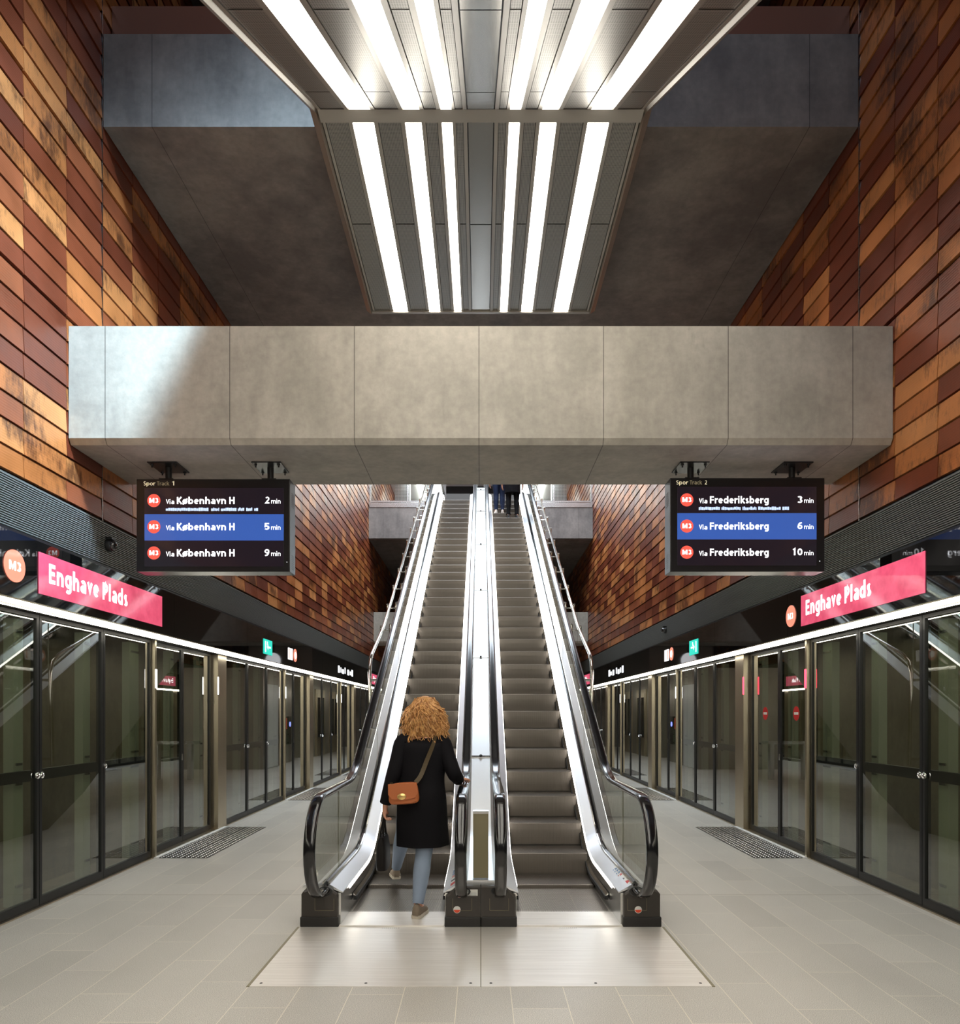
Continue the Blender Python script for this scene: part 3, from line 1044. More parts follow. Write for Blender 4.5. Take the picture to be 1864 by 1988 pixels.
def normals(path):
    out = []
    for i in range(len(path)):
        a = path[max(i - 1, 0)]
        b = path[min(i + 1, len(path) - 1)]
        dy, dz = b[0] - a[0], b[1] - a[1]
        L = math.hypot(dy, dz) or 1
        out.append((-dz / L, dy / L))
    return out


def sweep(m, path, section):
    """section: list of (x, n) where n is the offset along the path normal in the YZ plane"""
    nn = normals(path)
    rr = [[(sx, y + ny * sn, z + nz * sn) for sx, sn in section] for (y, z), (ny, nz) in zip(path, nn)]
    return m.rings(rr)


NOSE = rail_path(0.0, 6.60, TOPZ, 5.3, 22.3, 0.8)
LED = rail_path(0.25, 6.79, TOPZ + 0.25, 5.33, 22.2, 1.2)
DECK = rail_path(0.32, 6.82, TOPZ + 0.32, 5.33, 22.2, 1.2)
HAND = rail_path(1.0, 6.49, TOPZ + 1.0, 5.19, 22.2, 1.25)
RAILX = (1.17, 0.138)     # outer / inner handrail
RLOOP = 0.36


def hand_full():
    lo = [(5.36, 0.275), (5.28, 0.28)]
    for i in range(0, 17):
        a = R(-90 - 180 * i / 16)
        lo.append((5.19 + RLOOP * math.cos(a), 0.64 + RLOOP * math.sin(a)))
    up = [(22.2 + RLOOP * math.cos(R(90 - 180 * i / 16)), TOPZ + 0.64 + RLOOP * math.sin(R(90 - 180 * i / 16))) for i in range(17)]
    return lo + HAND[1:-1] + up


HANDFULL = hand_full()
HSEC = []
for i in range(14):
    a = 2 * math.pi * i / 14
    HSEC.append((0.041 * math.copysign(abs(math.cos(a)) ** 0.6, math.cos(a)), 0.022 * math.copysign(abs(math.sin(a)) ** 0.7, math.sin(a))))

# one step with its ridges, shared by all the copies
XS0, XS1 = 0.288, 1.032
def step_mesh():
    m = MB()
    n = 82
    w = (XS1 - XS0) / n
    prof = []
    for i in range(n):
        x = XS0 + i * w
        prof += [(x, 0), (x + w * 0.42, 0), (x + w * 0.46, 1), (x + w * 0.96, 1)]
    prof.append((XS1, 0))
    gr = 0.009
    # lengthwise path: bottom of riser, curved riser, nose, tread
    line = [(0.030, -0.235, 0, -1), (0.012, -0.15, -1, 0), (0.003, -0.07, -1, 0), (0.0, -0.008, -1, 0.2), (0.006, 0.0, -0.5, 1), (0.40, 0.0, 0, 1)]
    rr = []
    for (y, z, ny, nz) in line:
        rr.append([(x, y - ny * gr * g, z - nz * gr * g) for x, g in prof])
    m.rings(rr, closed=False, caps=False)
    m.face([(XS0, 0.40, -0.01), (XS1, 0.40, -0.01), (XS1, 0.40, -0.05), (XS0, 0.40, -0.05)])
    m.face([(XS0, 0.01, -0.01), (XS0, 0.4, -0.01), (XS0, 0.4, -0.06), (XS0, 0.03, -0.235)])
    m.face([(XS1, 0.01, -0.01), (XS1, 0.4, -0.01), (XS1, 0.4, -0.06), (XS1, 0.03, -0.235)])
    return m.build('step', M['step'], None, fix=False)


STEP_O = step_mesh()
STEP_ME = STEP_O.data
bpy.data.objects.remove(STEP_O)
STEP_MIRROR = STEP_ME.copy()
STEP_MIRROR.transform(Matrix.Diagonal((-1, 1, 1, 1)))


def glass_strip(m, x, ys):
    """thin pane between the deck and the handrail"""
    th = 0.006
    top, bot = [], []
    for y in ys:
        if y < 5.19:
            dy = math.sqrt(max(RLOOP ** 2 - (y - 5.19) ** 2, 0)) - 0.012
            top.append((y, 0.64 + max(dy, 0.0)))
            bot.append((y, 0.64 - max(dy, 0.0)))
        elif y > 22.2:
            dy = math.sqrt(max(RLOOP ** 2 - (y - 22.2) ** 2, 0)) - 0.012
            top.append((y, TOPZ + 0.64 + max(dy, 0)))
            bot.append((y, TOPZ + 0.64 - max(dy, 0)))
        else:
            top.append((y, at_path(HAND, y) - 0.012))
            bot.append((y, (at_path(DECK, y) + 0.0) if y > 5.34 else 0.30))
    rr = []
    for (ya, za), (yb, zb) in zip(top, bot):
        rr.append([(x - th, ya, za), (x + th, ya, za), (x + th, yb, zb), (x - th, yb, zb)])
    m.rings(rr)


def escalator(s, label):
    t = thing('escalator', (s * 0.66, 5.3, 0), label, 'escalator')
    # steps
    y = 5.66
    first = True
    me = STEP_ME if s > 0 else STEP_MIRROR
    while y < 21.6:
        o = bpy.data.objects.new('step', me)
        COL.objects.link(o)
        yn = y
        # tread height follows the nose line half a step in
        o.location = (0, yn, at_path(NOSE, yn + 0.16) + 0.006)
        o.parent = t
        o.matrix_parent_inverse = Matrix.Translation(-Vector(t.location))
        y += 0.4
    # comb plate
    MB().box(s * 0.275, s * 1.06, 5.30, 5.665, 0.0005, 0.014).build('comb_plate', M['plate'], t)
    m = MB()
    n = 82
    w = (XS1 - XS0) / n
    for i in range(n):
        x = s * (XS0 + (i + 0.22) * w)
        m.box(x - w * 0.16, x + w * 0.16, 5.66, 5.70, -0.012, 0.012)
    m.build('comb', M['plate'], t)
    # inner and outer balustrade
    for side, (gx, d) in (('outer', (RAILX[0], -1)), ('inner', (RAILX[1], 1))):
        gx *= s
        sk = s * (1.052 if side == 'outer' else 0.268)       # skirt face
        dirn = 1 if (gx > sk) else -1                       # from skirt towards the glass
        skf = sk - dirn * 0.012
        m = MB()
        rr = []
        for (yy, zz) in LED:
            zb = at_path(NOSE, yy) - 0.22 if yy > 5.66 else 0.003
            xx = sk if yy < 5.5 else skf
            rr.append([(xx, yy, zz), (xx, yy, zb), (sk + dirn * 0.03, yy, zb), (sk + dirn * 0.03, yy, zz)])
        m.rings(rr)
        m.build('skirt', M['steel'], t)
        # brush guard along the skirt foot
        bp = [(a, b - 0.135 - 0.02 * min(1, max(0, (a - 5.8) / 1.0)) ) for a, b in LED if a > 5.4]
        bp = [(5.78, 0.11)] + [q for q in bp if q[0] > 6.2]
        m = MB()
        sweep(m, bp, [(skf, 0.008), (skf - dirn * 0.028, 0.0), (skf - dirn * 0.028, -0.03), (skf, -0.03)])
        m.build('brush_guard', M['brush'], t)
        m = MB()
        sweep(m, bp, [(skf, 0.026), (skf - dirn * 0.020, 0.006), (skf - dirn * 0.02, -0.0005), (skf, 0.0075)])
        m.build('guard_profile', M['steel_bright'], t)
        # light strip on the skirt edge
        lp = [q for q in LED]
        lp[0] = (5.60, 0.25)
        m = MB()
        sweep(m, lp, [(skf, -0.002), (skf - dirn * 0.008, -0.006), (skf - dirn * 0.008, -0.030), (skf, -0.033)])
        m.build('light_strip', M['skirt_led'], t)
        # sloping inner deck
        m = MB()
        rr = []
        nn = normals(LED)
        for (yy, zz), (ny, nz) in zip(LED, nn):
            zd = at_path(DECK, yy)
            gi = gx - dirn * 0.022
            rr.append([(skf - dirn * 0.002, yy, zz - 0.002), (skf - dirn * 0.002, yy, zz + 0.006), (gi, yy, zd), (gi, yy, zd - 0.03)])
        m.rings(rr)
        m.build('inner_deck', M['steel_deck'], t)
        # black gasket with a bright edge at the foot of the glass
        m = MB()
        sweep(m, DECK, [(gx - dirn * 0.024, -0.02), (gx - dirn * 0.024, 0.012), (gx - dirn * 0.008, 0.020), (gx - dirn * 0.008, -0.02)])
        m.build('gasket', M['black_rubber'], t)
        m = MB()
        sweep(m, DECK, [(gx - dirn * 0.034, -0.01), (gx - dirn * 0.034, 0.010), (gx - dirn * 0.0245, 0.012), (gx - dirn * 0.0245, -0.01)])
        m.build('edge_profile', M['steel_bright'], t)
        # outer deck beyond the glass
        if side == 'outer':
            m = MB()
            sweep(m, DECK, [(gx + dirn * 0.008, -0.03), (gx + dirn * 0.008, 0.006), (s * 1.33, -0.012), (s * 1.345, -0.03)])
            m.build('outer_deck', M['steel_deck'], t)
        # glass panes
        cuts = [4.842, 5.83, 8.0]
        while cuts[-1] < 20: cuts.append(cuts[-1] + 2.05)
        cuts += [22.2 + RLOOP - 0.013]
        for a, b in zip(cuts[:-1], cuts[1:]):
            g = 0.0025
            n = 16 if (a < 5 or b > 22.3) else 10
            ys = [a + g + (b - a - 2 * g) * i / n for i in range(n + 1)]
            if a < 5:
                ys = [4.842 + (5.33 - 4.842) * (i / 12) ** 1.6 for i in range(13)] + [5.345, 5.5, 5.65, 5.83 - g]
            m = MB()
            glass_strip(m, gx, ys)
            m.build('glass_pane', M['rail_glass'], t)
        m = MB()
        for c in cuts[1:-1]:
            m.box(gx - 0.007, gx + 0.007, c - 0.0024, c + 0.0024, at_path(DECK, c), at_path(HAND, c) - 0.014)
        m.build('pane_joints', M['fin'], t)
        m = MB()
        sweep(m, HANDFULL, [(gx + a, b) for a, b in HSEC])
        m.build('handrail', M['black_rubber'], t, True)
        m = MB()
        inner = [(yy + ny * -0.02, zz + nz * -0.02) for (yy, zz), (ny, nz) in zip(HANDFULL, normals(HANDFULL))][2:]
        sweep(m, inner, [(gx + a, b) for a, b in ((-0.020, 0.006), (0.020, 0.006), (0.016, -0.010), (-0.016, -0.010))])
        m.build('handrail_guide', M['steel_bright'], t)
    # boots (newel bases)
    def boot(x0, x1, profile):
        b = MB()
        n = len(profile)
        ins = 0.016
        cxm = (x0 + x1) / 2
        def ring(yy, k):
            return [(cxm + (px - cxm) * k, yy, pz if pz < 0.02 else pz - (1 - k) * 0.3) for px, pz in profile]
        b.rings([ring(5.30, 0.955), ring(5.312, 0.99), ring(5.325, 1.0), ring(5.46, 1.0)])
        return b
    pr = [(1.347, 0.002), (1.347, 0.245), (1.325, 0.272), (1.27, 0.292), (1.20, 0.325), (1.188, 0.325), (1.076, 0.252), (1.070, 0.23), (1.070, 0.002)]
    bo = boot(1.07, 1.347, pr)
    bo.v = [(s * x, y, z) for x, y, z in bo.v]
    ob = bo.build('newel_base', M['boot'], t)
    MB().box(s * 1.064, s * 1.352, 5.292, 5.46, 0.001, 0.078).build('plinth', M['boot_dark'], ob, bevel=0.008)
    pr = [(0.001, 0.002), (0.001, 0.31), (0.17, 0.31), (0.262, 0.235), (0.266, 0.21), (0.266, 0.002)]
    bi = MB()
    bi.rings([[(px * k, yy, pz if pz < 0.02 else pz - (1 - k) * 0.3) for px, pz in pr] for yy, k in ((5.30, 0.96), (5.312, 0.99), (5.325, 1.0), (5.46, 1.0))])
    bi.v = [(s * x, y, z) for x, y, z in bi.v]
    oi = bi.build('newel_base', M['boot'], t)
    MB().box(s * 0.001, s * 0.271, 5.292, 5.46, 0.001, 0.078).build('plinth', M['boot_dark'], oi, bevel=0.008)
    # handrail inlet mouths and cover plate outlines
    for gx, par in ((s * RAILX[0], ob), (s * RAILX[1], oi)):
        m = MB()
        Mx = Matrix.Translation((gx, 5.3045, 0.268)) @ Matrix.Rotation(R(90), 4, 'X')
        m.lathe([(0.062, 0), (0.062, 0.012), (0.05, 0.014), (0.046, 0.004), (0, 0.004)], 24, Mx @ Matrix.Diagonal((1, 0.62, 1, 1)))
        m.build('handrail_inlet', M['black'], par, True)
        m = MB()
        x0, x1, z0, z1, w_ = gx - 0.072, gx + 0.072, 0.125, 0.215, 0.0022
        for a, b, c, d in ((x0, x1, z0, z0 + w_), (x0, x0 + w_, z0, z1), (x1 - w_, x1, z0, z1)):
            m.box(a, b, 5.296, 5.31, c, d)
        m.build('cover_outline', M['olive'], par)
    # round half white half red sticker
    sxs = {1: [(1.178, ob)], -1: [(-0.178, oi)]}[s]
    for x, par in sxs:
        F = frame_back((x, 5.2965, 0.132))
        m = MB(); disc(m, F, 0, 0, 0.027)
        k = m.build('round_sticker', M['white_paint'], par, fix=False)
        F = frame_back((x, 5.2955, 0.132))
        m = MB(); disc(m, F, 0, 0, 0.0235, None, 20, 180, 360)
        m.build('red_half', M['orange'], k, fix=False)
    if s < 0:
        F = frame_back((-0.108, 5.2975, 0.235))
        m = MB(); m.face([F @ Vector(p) for p in ((0, 0, 0), (0.085, 0, 0), (0.085, 0.048, 0), (0, 0.048, 0))])
        k = m.build('type_label', M['white_paint'], oi, fix=False)
        m = MB()
        for i in range(4):
            z = 0.238 + i * 0.0095
            m.box(-0.104, -0.104 + (0.03 if i == 3 else 0.072), 5.2965, 5.2972, z, z + (0.004 if i == 3 else 0.0015))
        m.build('label_print', M['dark_sticker'], k)
    # warning stickers on one deck of each escalator
    if s > 0: xa, xb, gi = 1.052, 1.148, 1.148
    else: xa, xb, gi = -0.268, -0.172, -0.172
    def deckp(u, y):   # u 0..1 across the deck
        return Vector((xa + (xb - xa) * u, y, at_path(LED, y) + 0.0065 + (at_path(DECK, y) - at_path(LED, y) - 0.005) * u))
    def deck_disc(name, y, ry, mm, u0=0.5, ru=0.36, lift=0.0, n=24):
        m = MB()
        m.face([deckp(u0 + ru * math.cos(2 * math.pi * i / n), y + ry * math.sin(2 * math.pi * i / n)) + Vector((0, 0, 0.0015 + lift)) for i in range(n)])
        return m.build(name, mm, t, fix=False)
    m = MB(); m.face([deckp(0.03, 5.37) + Vector((0, 0, .001)), deckp(0.97, 5.37) + Vector((0, 0, .001)), deckp(0.97, 5.98) + Vector((0, 0, .001)), deckp(0.03, 5.98) + Vector((0, 0, .001))])
    m.build('sticker_sheet', M['white_paint'], t, fix=False)
    deck_disc('stop_sticker', 5.44, 0.042, M['red'], 0.52, 0.40)
    deck_disc('dark_sticker', 5.56, 0.030, M['dark_sticker'], 0.5, 0.30)
    for yy, mm in ((5.69, M['red']), (5.765, M['blue']), (5.835, M['blue']), (5.90, M['blue'])):
        deck_disc('pictogram_ring', yy, 0.032, mm, 0.5, 0.36)
        deck_disc('pictogram_field', yy, 0.020, M['white_paint'], 0.5, 0.23, 0.0008)
        deck_disc('pictogram', yy, 0.013, mm, 0.5, 0.12, 0.0014)
    # outside cladding and soffit of the truss
    m = MB()
    xs = [s * 0.02, s * 1.345]
    lo = [(5.46, 0.004), (9.0, 0.004), (22.3, TOPZ - 0.6)]
    up = []
    for yy, zz in DECK:
        up.append((yy, zz - 0.03))
    def lowz(yy):
        return max(0.004, min(TOPZ - 1.0, (yy - 6.6) * 0.635 - 2.15))
    rr = []
    for yy, zz in [q for q in up if q[0] > 5.47] :
        rr.append([(xs[1], yy, zz), (xs[1], yy, lowz(yy)), (xs[0], yy, lowz(yy)), (xs[0], yy, lowz(yy) + 0.02), (xs[1] - s * 0.03, yy, lowz(yy) + 0.02), (xs[1] - s * 0.03, yy, zz)])
    m.rings(rr)
    m.build('truss_cladding', M['truss'], t)
    # floor plate joint
    return t


escalator(-1, 'left escalator with black handrails, a woman stepping onto its lowest step')
escalator(1, 'right escalator with black handrails, two people near its top')

# landing plates
for s in (-1, 1):
    o = MB().box(s * 0.003, s * 1.353, 4.143, 5.62, 0.0005, 0.004)
    nm = 'left' if s < 0 else 'right'
    p = tag(o.build('floor_plate', M['plate']), 'brushed metal floor plate in front of the %s escalator' % nm, 'floor plate')
    m = MB()
    for i in range(9):
        xx = s * 0.66 - 0.075 + i * 0.015
        m.face([(xx, 5.255, .0046), (xx + .003, 5.255, .0046), (xx + .009, 5.272, .0046), (xx + .006, 5.272, .0046)])
    m.build('stamp_mark', M['dark_sticker'], p, fix=False)
    m = MB()
    for x in (0.06, 0.68, 1.30):
        m.lathe([(0.009, 0.0041), (0.009, 0.0055), (0, 0.0055)], 10, Matrix.Translation((s * x, 4.19, 0)))
    m.build('screw', M['boot'], p)
    MB().box(s * 0.0005, s * 0.0028, 4.143, 5.30, 0.0005, 0.003).build('edge_strip', M['olive'], p)
    sm = MB().box(s * 1.354, s * 1.372, 4.143, 5.30, 0.0005, 0.0035)
    sm.build('edge_strip', M['olive'], p)

# stainless infill between the two escalators
t = thing('middle_cover', (0, 5.4, 0.31), 'narrow stainless cover strip between the two escalators', 'cover strip')
m = MB()
MID = rail_path(0.325, 6.62, TOPZ + 0.45, 5.36, 22.2, 1.2)
sweep(m, MID, [(-0.128, -0.02), (-0.128, 0.0), (-0.10, 0.012), (0.10, 0.012), (0.128, 0.0), (0.128, -0.02)])
m.build('sheet', M['steel_deck'], t)
for cy in (7.96, 10.2, 12.6, 15.0, 17.4, 19.4):
    z = at_path(MID, cy)
    Mx = Matrix.Translation((0, cy, z + 0.014)) @ Matrix.Rotation(R(30), 4, 'X')
    c = MB().box(-0.108, 0.108, -0.014, 0.014, 0, 0.008, Mx).build('clamp', M['steel_bright'], t)
    MB().lathe([(0.018, 0.008), (0.018, 0.02), (0.012, 0.026), (0, 0.026)], 12, Mx).build('bolt', M['black'], c)
t = thing('end_box', (0, 5.45, 0.31), 'olive box with a bright steel cap at the foot between the escalators', 'box')
MB().box(-0.058, 0.058, 5.40, 5.47, 0.345, 0.835).build('casing', M['olive'], t)
MB().box(-0.059, 0.059, 5.395, 5.475, 0.835, 0.855).build('cap', M['chrome'], t)

# side guard rails
for s in (-1, 1):
    nm = 'left' if s < 0 else 'right'
    t = thing('guard_rail', (s * 1.5, 9.6, 1.2), 'stainless tube guard rail along the outer side of the %s escalator' % nm, 'rail')
    pts = [(s * 1.5, 9.60, 0.9), (s * 1.5, 9.58, 1.6), (s * 1.5, 9.55, 2.15), (s * 1.5, 9.60, 2.30), (s * 1.5, 9.74, 2.41), (s * 1.5, 10.7, 2.83), (s * 1.5, 10.95, 2.95)]
    y = 11.5
    line = lambda yy: 2.92 + 0.585 * (yy - 10.9)
    pts += [(s * 1.5, 20.9, line(20.9)), (s * 1.5, 21.1, line(20.9) + 0.02)]
    m = MB(); m.tube(pts, 0.024, 12)
    m.build('tube', M['steel_bright'], t, True)
    for i in range(13):
        yy = 10.95 + 0.78 * i
        zz = line(yy)
        m = MB()
        m.tube([(s * 1.5, yy, zz - 0.01), (s * 1.5, yy, zz - 0.06), (s * 1.345, yy, zz - 0.06)], 0.011, 8)
        m.tube([(s * 1.56, yy, zz + 0.0), (s * 1.5, yy, zz + 0.0)], 0.012, 8)
        m.tube([(s * 1.41, yy, zz - 0.06), (s * 1.41, yy, zz - 0.42)], 0.011, 8)
        m.tube([(s * 1.55, yy, zz + 0.0), (s * 1.55, yy, zz - 0.10)], 0.010, 8)
        m.tube([(s * 1.41, yy, zz + 0.03), (s * 1.34, yy, zz + 0.03)], 0.012, 8)
        m.tube([(s * 1.41, yy, zz + 0.03), (s * 1.41, yy, zz - 0.06)], 0.011, 8)
        m.build('bracket', M['steel_bright'], t, True)
    m = MB(); m.tube([(s * 1.5, 9.58, 2.05), (s * 1.345, 9.58, 2.05)], 0.018, 8); m.tube([(s * 1.5, 9.6, 0.98), (s * 1.345, 9.6, 0.98)], 0.018, 8)
    m.build('bracket', M['steel_bright'], t, True)

# ------------------------------------------------------------------ lit underside of the upper escalators
TRZ, TRY1, TRY2, TRS = 7.0, 6.35, 9.52, 0.615
TRY0 = -1.6


def tz(y):
    return TRZ if y >= TRY1 else TRZ - TRS * (TRY1 - y)


t = thing('escalator_underside', (0, 6.35, 7.0), 'grey mesh escalator underside with six bright light strips, overhead', 'light ceiling')
STR = [(0.98, 1.17), (0.545, 0.69), (0.26, 0.355)]
FRM = 0.035


def slab_piece(m, x0, x1, y0, y1, zo, th):
    """plate lying on the underside, zo below/above it"""
    rr = []
    for y in (y0, y1):
        z = tz(y) + zo
        rr.append([(x0, y, z), (x1, y, z), (x1, y, z + th), (x0, y, z + th)])
    m.rings(rr)


cutsL = [(6.43, 7.815), (7.83, 9.50)]
cutsU = []
for a, b in ((6.27, 5.72), (5.705, 3.96), (3.945, 2.2), (2.185, 0.44), (0.425, -1.55)):
    cutsU.append((b, a))
for (y0, y1) in cutsL + cutsU:
    for s in (-1, 1):
        for (a, b) in STR:
            m = MB(); slab_piece(m, s * a, s * b, y0, y1, 0.012, 0.02)
            m.build('light_panel', M['lamp'], t)
        for (a, b) in ((1.205, 1.415), (0.735, 0.935), (0.40, 0.50), (0.165, 0.225)):
            if b > 1.3: a, b = 1.215, 1.415
            m = MB(); slab_piece(m, s * a, s * b, y0, y1, 0.004, 0.012)
            m.build('mesh_panel', M['mesh'], t)
    m = MB(); slab_piece(m, -0.115, 0.115, y0, y1, 0.0, 0.02)
    m.build('centre_panel', M['tray_panel'], t)
# frames beside the strips
m = MB()
for (ya, yb) in ((TRY1 + 0.08, TRY2), (TRY0, TRY1 - 0.08)):
    for s in (-1, 1):
        for (a, b) in ((0.125, 0.16), (0.23, 0.257), (0.358, 0.395), (0.505, 0.542), (0.693, 0.73), (0.94, 0.977), (1.173, 1.21), (1.42, 1.445)):
            slab_piece(m, s * a, s * b, ya, yb, -0.004, 0.03)
m.build('frame', M['tray_frame'], t)
MB().box(-1.45, 1.45, TRY1 - 0.07, TRY1 + 0.07, TRZ - 0.045, TRZ + 0.03).build('cross_bar', M['tray_frame'], t)
MB().box(-1.46, 1.46, TRY2 - 0.02, TRY2 + 0.02, TRZ - 0.02, TRZ + 0.04).build('cross_bar', M['tray_frame'], t)
for s in (-1, 1):
    for (ya, yb) in ((TRY1, TRY2 + 0.02), (TRY0, TRY1)):
        m = MB()
        rr = []
        for y in (ya, yb):
            z = tz(y)
            rr.append([(s * 1.455, y, z + 0.01), (s * 1.475, y, z - 0.02), (s * 1.535, y, z + 0.02), (s * 1.535, y, z + 0.10), (s * 1.455, y, z + 0.10)])
        m.rings(rr)
        m.build('side_flange', M['tray_frame'], t)
m = MB()
rr = []
for y in (TRY0, TRY1, TRY2 + 0.01):
    z = tz(y)
    zt = min(z + 0.9, SLAB_Z - 0.02) if y > 6.8 else z + 0.9
    if y > 6: zt = SLAB_Z - 0.02
    rr.append([(-1.45, y, z + 0.034), (1.45, y, z + 0.034), (1.45, y, zt), (-1.45, y, zt)])
m.rings(rr)
m.build('truss_box', M['black'], t)

# ------------------------------------------------------------------ concourse balustrades and lamps
for s in (-1, 1):
    nm = 'left' if s < 0 else 'right'
    t = thing('glass_balustrade', (s * 2.6, LAND_Y + 0.1, LAND_Z1), 'glass balustrade on the concourse edge, %s of the escalators' % nm, 'railing')
    x0, x1 = 1.6, WX - 0.02
    MB().box(s * x0, s * x1, LAND_Y - 0.02, LAND_Y + 0.16, LAND_Z1 + 0.001, LAND_Z1 + 0.15).build('shoe', M['steel'], t)
    MB().box(s * x0, s * x1, LAND_Y + 0.03, LAND_Y + 0.09, LAND_Z1 + 0.18, LAND_Z1 + 0.23).build('bottom_rail', M['steel'], t)
    MB().box(s * x0, s * x1, LAND_Y + 0.02, LAND_Y + 0.10, LAND_Z1 + 1.05, LAND_Z1 + 1.11).build('top_rail', M['steel_bright'], t)
    for a, b in ((x0, 2.38), (2.40, x1)):
        MB().box(s * a, s * b, LAND_Y + 0.055, LAND_Y + 0.067, LAND_Z1 + 0.2, LAND_Z1 + 1.05).build('glass_pane', M['rail_glass'], t)
    for x in (x0 + 0.02, 2.39, x1 - 0.02):
        MB().box(s * (x - 0.022), s * (x + 0.022), LAND_Y + 0.02, LAND_Y + 0.10, LAND_Z1 + 0.15, LAND_Z1 + 1.05).build('post', M['steel'], t)
    o = MB().box(s * 2.42, s * 2.56, 24.5, 30.8, 10.8, 10.86)
    tag(o.build('strip_lamp', M['lamp']), 'strip lamp on the concourse ceiling, %s side' % nm, 'light')

# ------------------------------------------------------------------ below the escalators (seen in the glass as reflections)
t = thing('lift_shaft', (0, 27, 0), 'steel clad lift shaft beneath the escalators, mirrored in the glass doors', 'lift')
MB().box(-1.15, 1.15, 25.6, 31.0, 0.002, 7.25).build('casing', M['cladding'], t)
for s in (-1, 1):
    for y0 in (26.4, 28.9):
        MB().box(s * 1.15, s * 1.19, y0 - 0.12, y0 + 1.42, 0.002, 2.5).build('door_frame', M['steel_warm'], t)
        for k in range(2):
            d = MB().box(s * 1.19, s * 1.205, y0 + k * 0.655, y0 + 0.645 + k * 0.655, 0.01, 2.35).build('lift_door', M['steel_warm'], t)
            MB().box(s * 1.205, s * 1.212, y0 + 0.11 + k * 0.655, y0 + 0.53 + k * 0.655, 0.7, 2.2).build('window', M['black_gloss'], d)
t = thing('technical_room', (0, 20.6, 0), 'pale clad service block beneath the escalators, mirrored in the glass doors', 'service block')
MB().box(-1.1, 1.1, 20.2, 24.0, 0.002, 2.9).build('casing', M['cladding'], t)
MB().box(-1.13, -1.1, 20.5, 21.6, 0.01, 2.45).build('door', M['white_wall'], t)
MB().box(1.1, 1.13, 20.5, 21.6, 0.01, 2.45).build('door', M['white_wall'], t)
for s in (-1, 1):
    MB().box(s * 1.13, s * 1.2, 22.4, 22.75, 1.1, 1.45).build('orange_cabinet', M['orange'], t)
    hp = MB().box(s * 1.1, s * 1.18, 23.0, 23.3, 0.6, 1.5).build('help_point', M['black'], t)
    Mx = Matrix.Translation((s * 1.18, 23.15, 1.25)) @ Matrix.Rotation(R(90 * s), 4, 'Y')
    MB().lathe([(0.08, 0), (0.08, 0.01), (0, 0.01)], 16, Mx).build('button', mat('blue_button', (0.1, 0.1, 0.8, 1), 0.3, emit=(0.2, 0.25, 1, 1), es=3), hp)
t = thing('leaning_bench', (0, 17.3, 0), 'grey slatted leaning bench under the escalators, mirrored in the glass doors', 'bench')
m = MB()
for i in range(5):
    y = 16.95 + i * 0.07
    m.box(-0.62, 0.62, y, y + 0.055, 0.90 - abs(i - 2) * 0.02, 0.93 - abs(i - 2) * 0.02)
m.build('slats', M['steel'], t)
for x in (-0.4, 0.4):
    MB().box(x - 0.05, x + 0.05, 17.05, 17.2, 0.002, 0.88).build('leg', M['steel'], t)
t = thing('platform_clock', (0, 24.75, 3.5), 'round white platform clock under the far beam, mirrored in the glass', 'clock')
Mx = Matrix.Translation((0, 24.85, 3.45)) @ Matrix.Rotation(R(90), 4, 'X')
MB().lathe([(0.30, 0), (0.30, 0.12), (0.27, 0.14), (0, 0.14)], 32, Mx).build('case', M['steel'], t)
MB().lathe([(0.265, 0.141), (0.265, 0.146), (0, 0.146)], 32, Mx).build('dial', M['white_emit'], t)
MB().box(-0.02, 0.02, 24.76, 24.80, 3.75, 4.01).build('hanger', M['black'], t)

# ------------------------------------------------------------------ people
M['skin'] = mat('skin', rgb(214, 156, 128), 0.5)
M['coat'] = mat('black_coat', (0.0065, 0.006, 0.0075, 1), 0.8, spec=0.12)
M['jeans'] = mat('pale_jeans', rgb(132, 146, 166), 0.8)
M['jeans_dark'] = mat('dark_jeans', rgb(28, 44, 78), 0.8)
M['trousers'] = mat('black_trousers', rgb(18, 18, 20), 0.8, spec=0.15)
M['shoe'] = mat('grey_shoe', rgb(120, 106, 90), 0.7)
M['sole'] = mat('pale_sole', rgb(196, 186, 168), 0.6)
M['shoe_white'] = mat('white_shoe', rgb(226, 216, 208), 0.6)
M['shoe_black'] = mat('black_shoe', rgb(20, 20, 22), 0.5)
M['leather'] = mat('tan_leather', rgb(176, 98, 52), 0.45)
M['brass'] = mat('brass', rgb(222, 186, 120), 0.3, 0.9)
M['bag_black'] = mat('black_bag', rgb(22, 19, 18), 0.6, spec=0.2)
M['strap'] = mat('strap', rgb(74, 60, 34), 0.6)
M['lip'] = mat('lips', rgb(178, 92, 84), 0.5)
M['eye'] = mat('eye_white', rgb(235, 232, 228), 0.2)
M['iris'] = mat('iris', rgb(50, 40, 32), 0.2)
M['jacket'] = mat('navy_jacket', rgb(30, 34, 46), 0.8)


def hair_mat(name, a, b):
    m = mat(name, a, 0.5)
    t_ = NT(m)
    n = t_.noise(t_.pos(), 34, 4, 0.7)
    t_.l(t_.ramp(n, [(0.35, a), (0.65, b)]), t_.b.inputs['Base Color'])
    return m


M['hair_blond'] = hair_mat('curly_blond', rgb(150, 96, 48), rgb(226, 176, 112))
M['hair_dark'] = hair_mat('dark_hair', rgb(30, 22, 18), rgb(64, 46, 36))


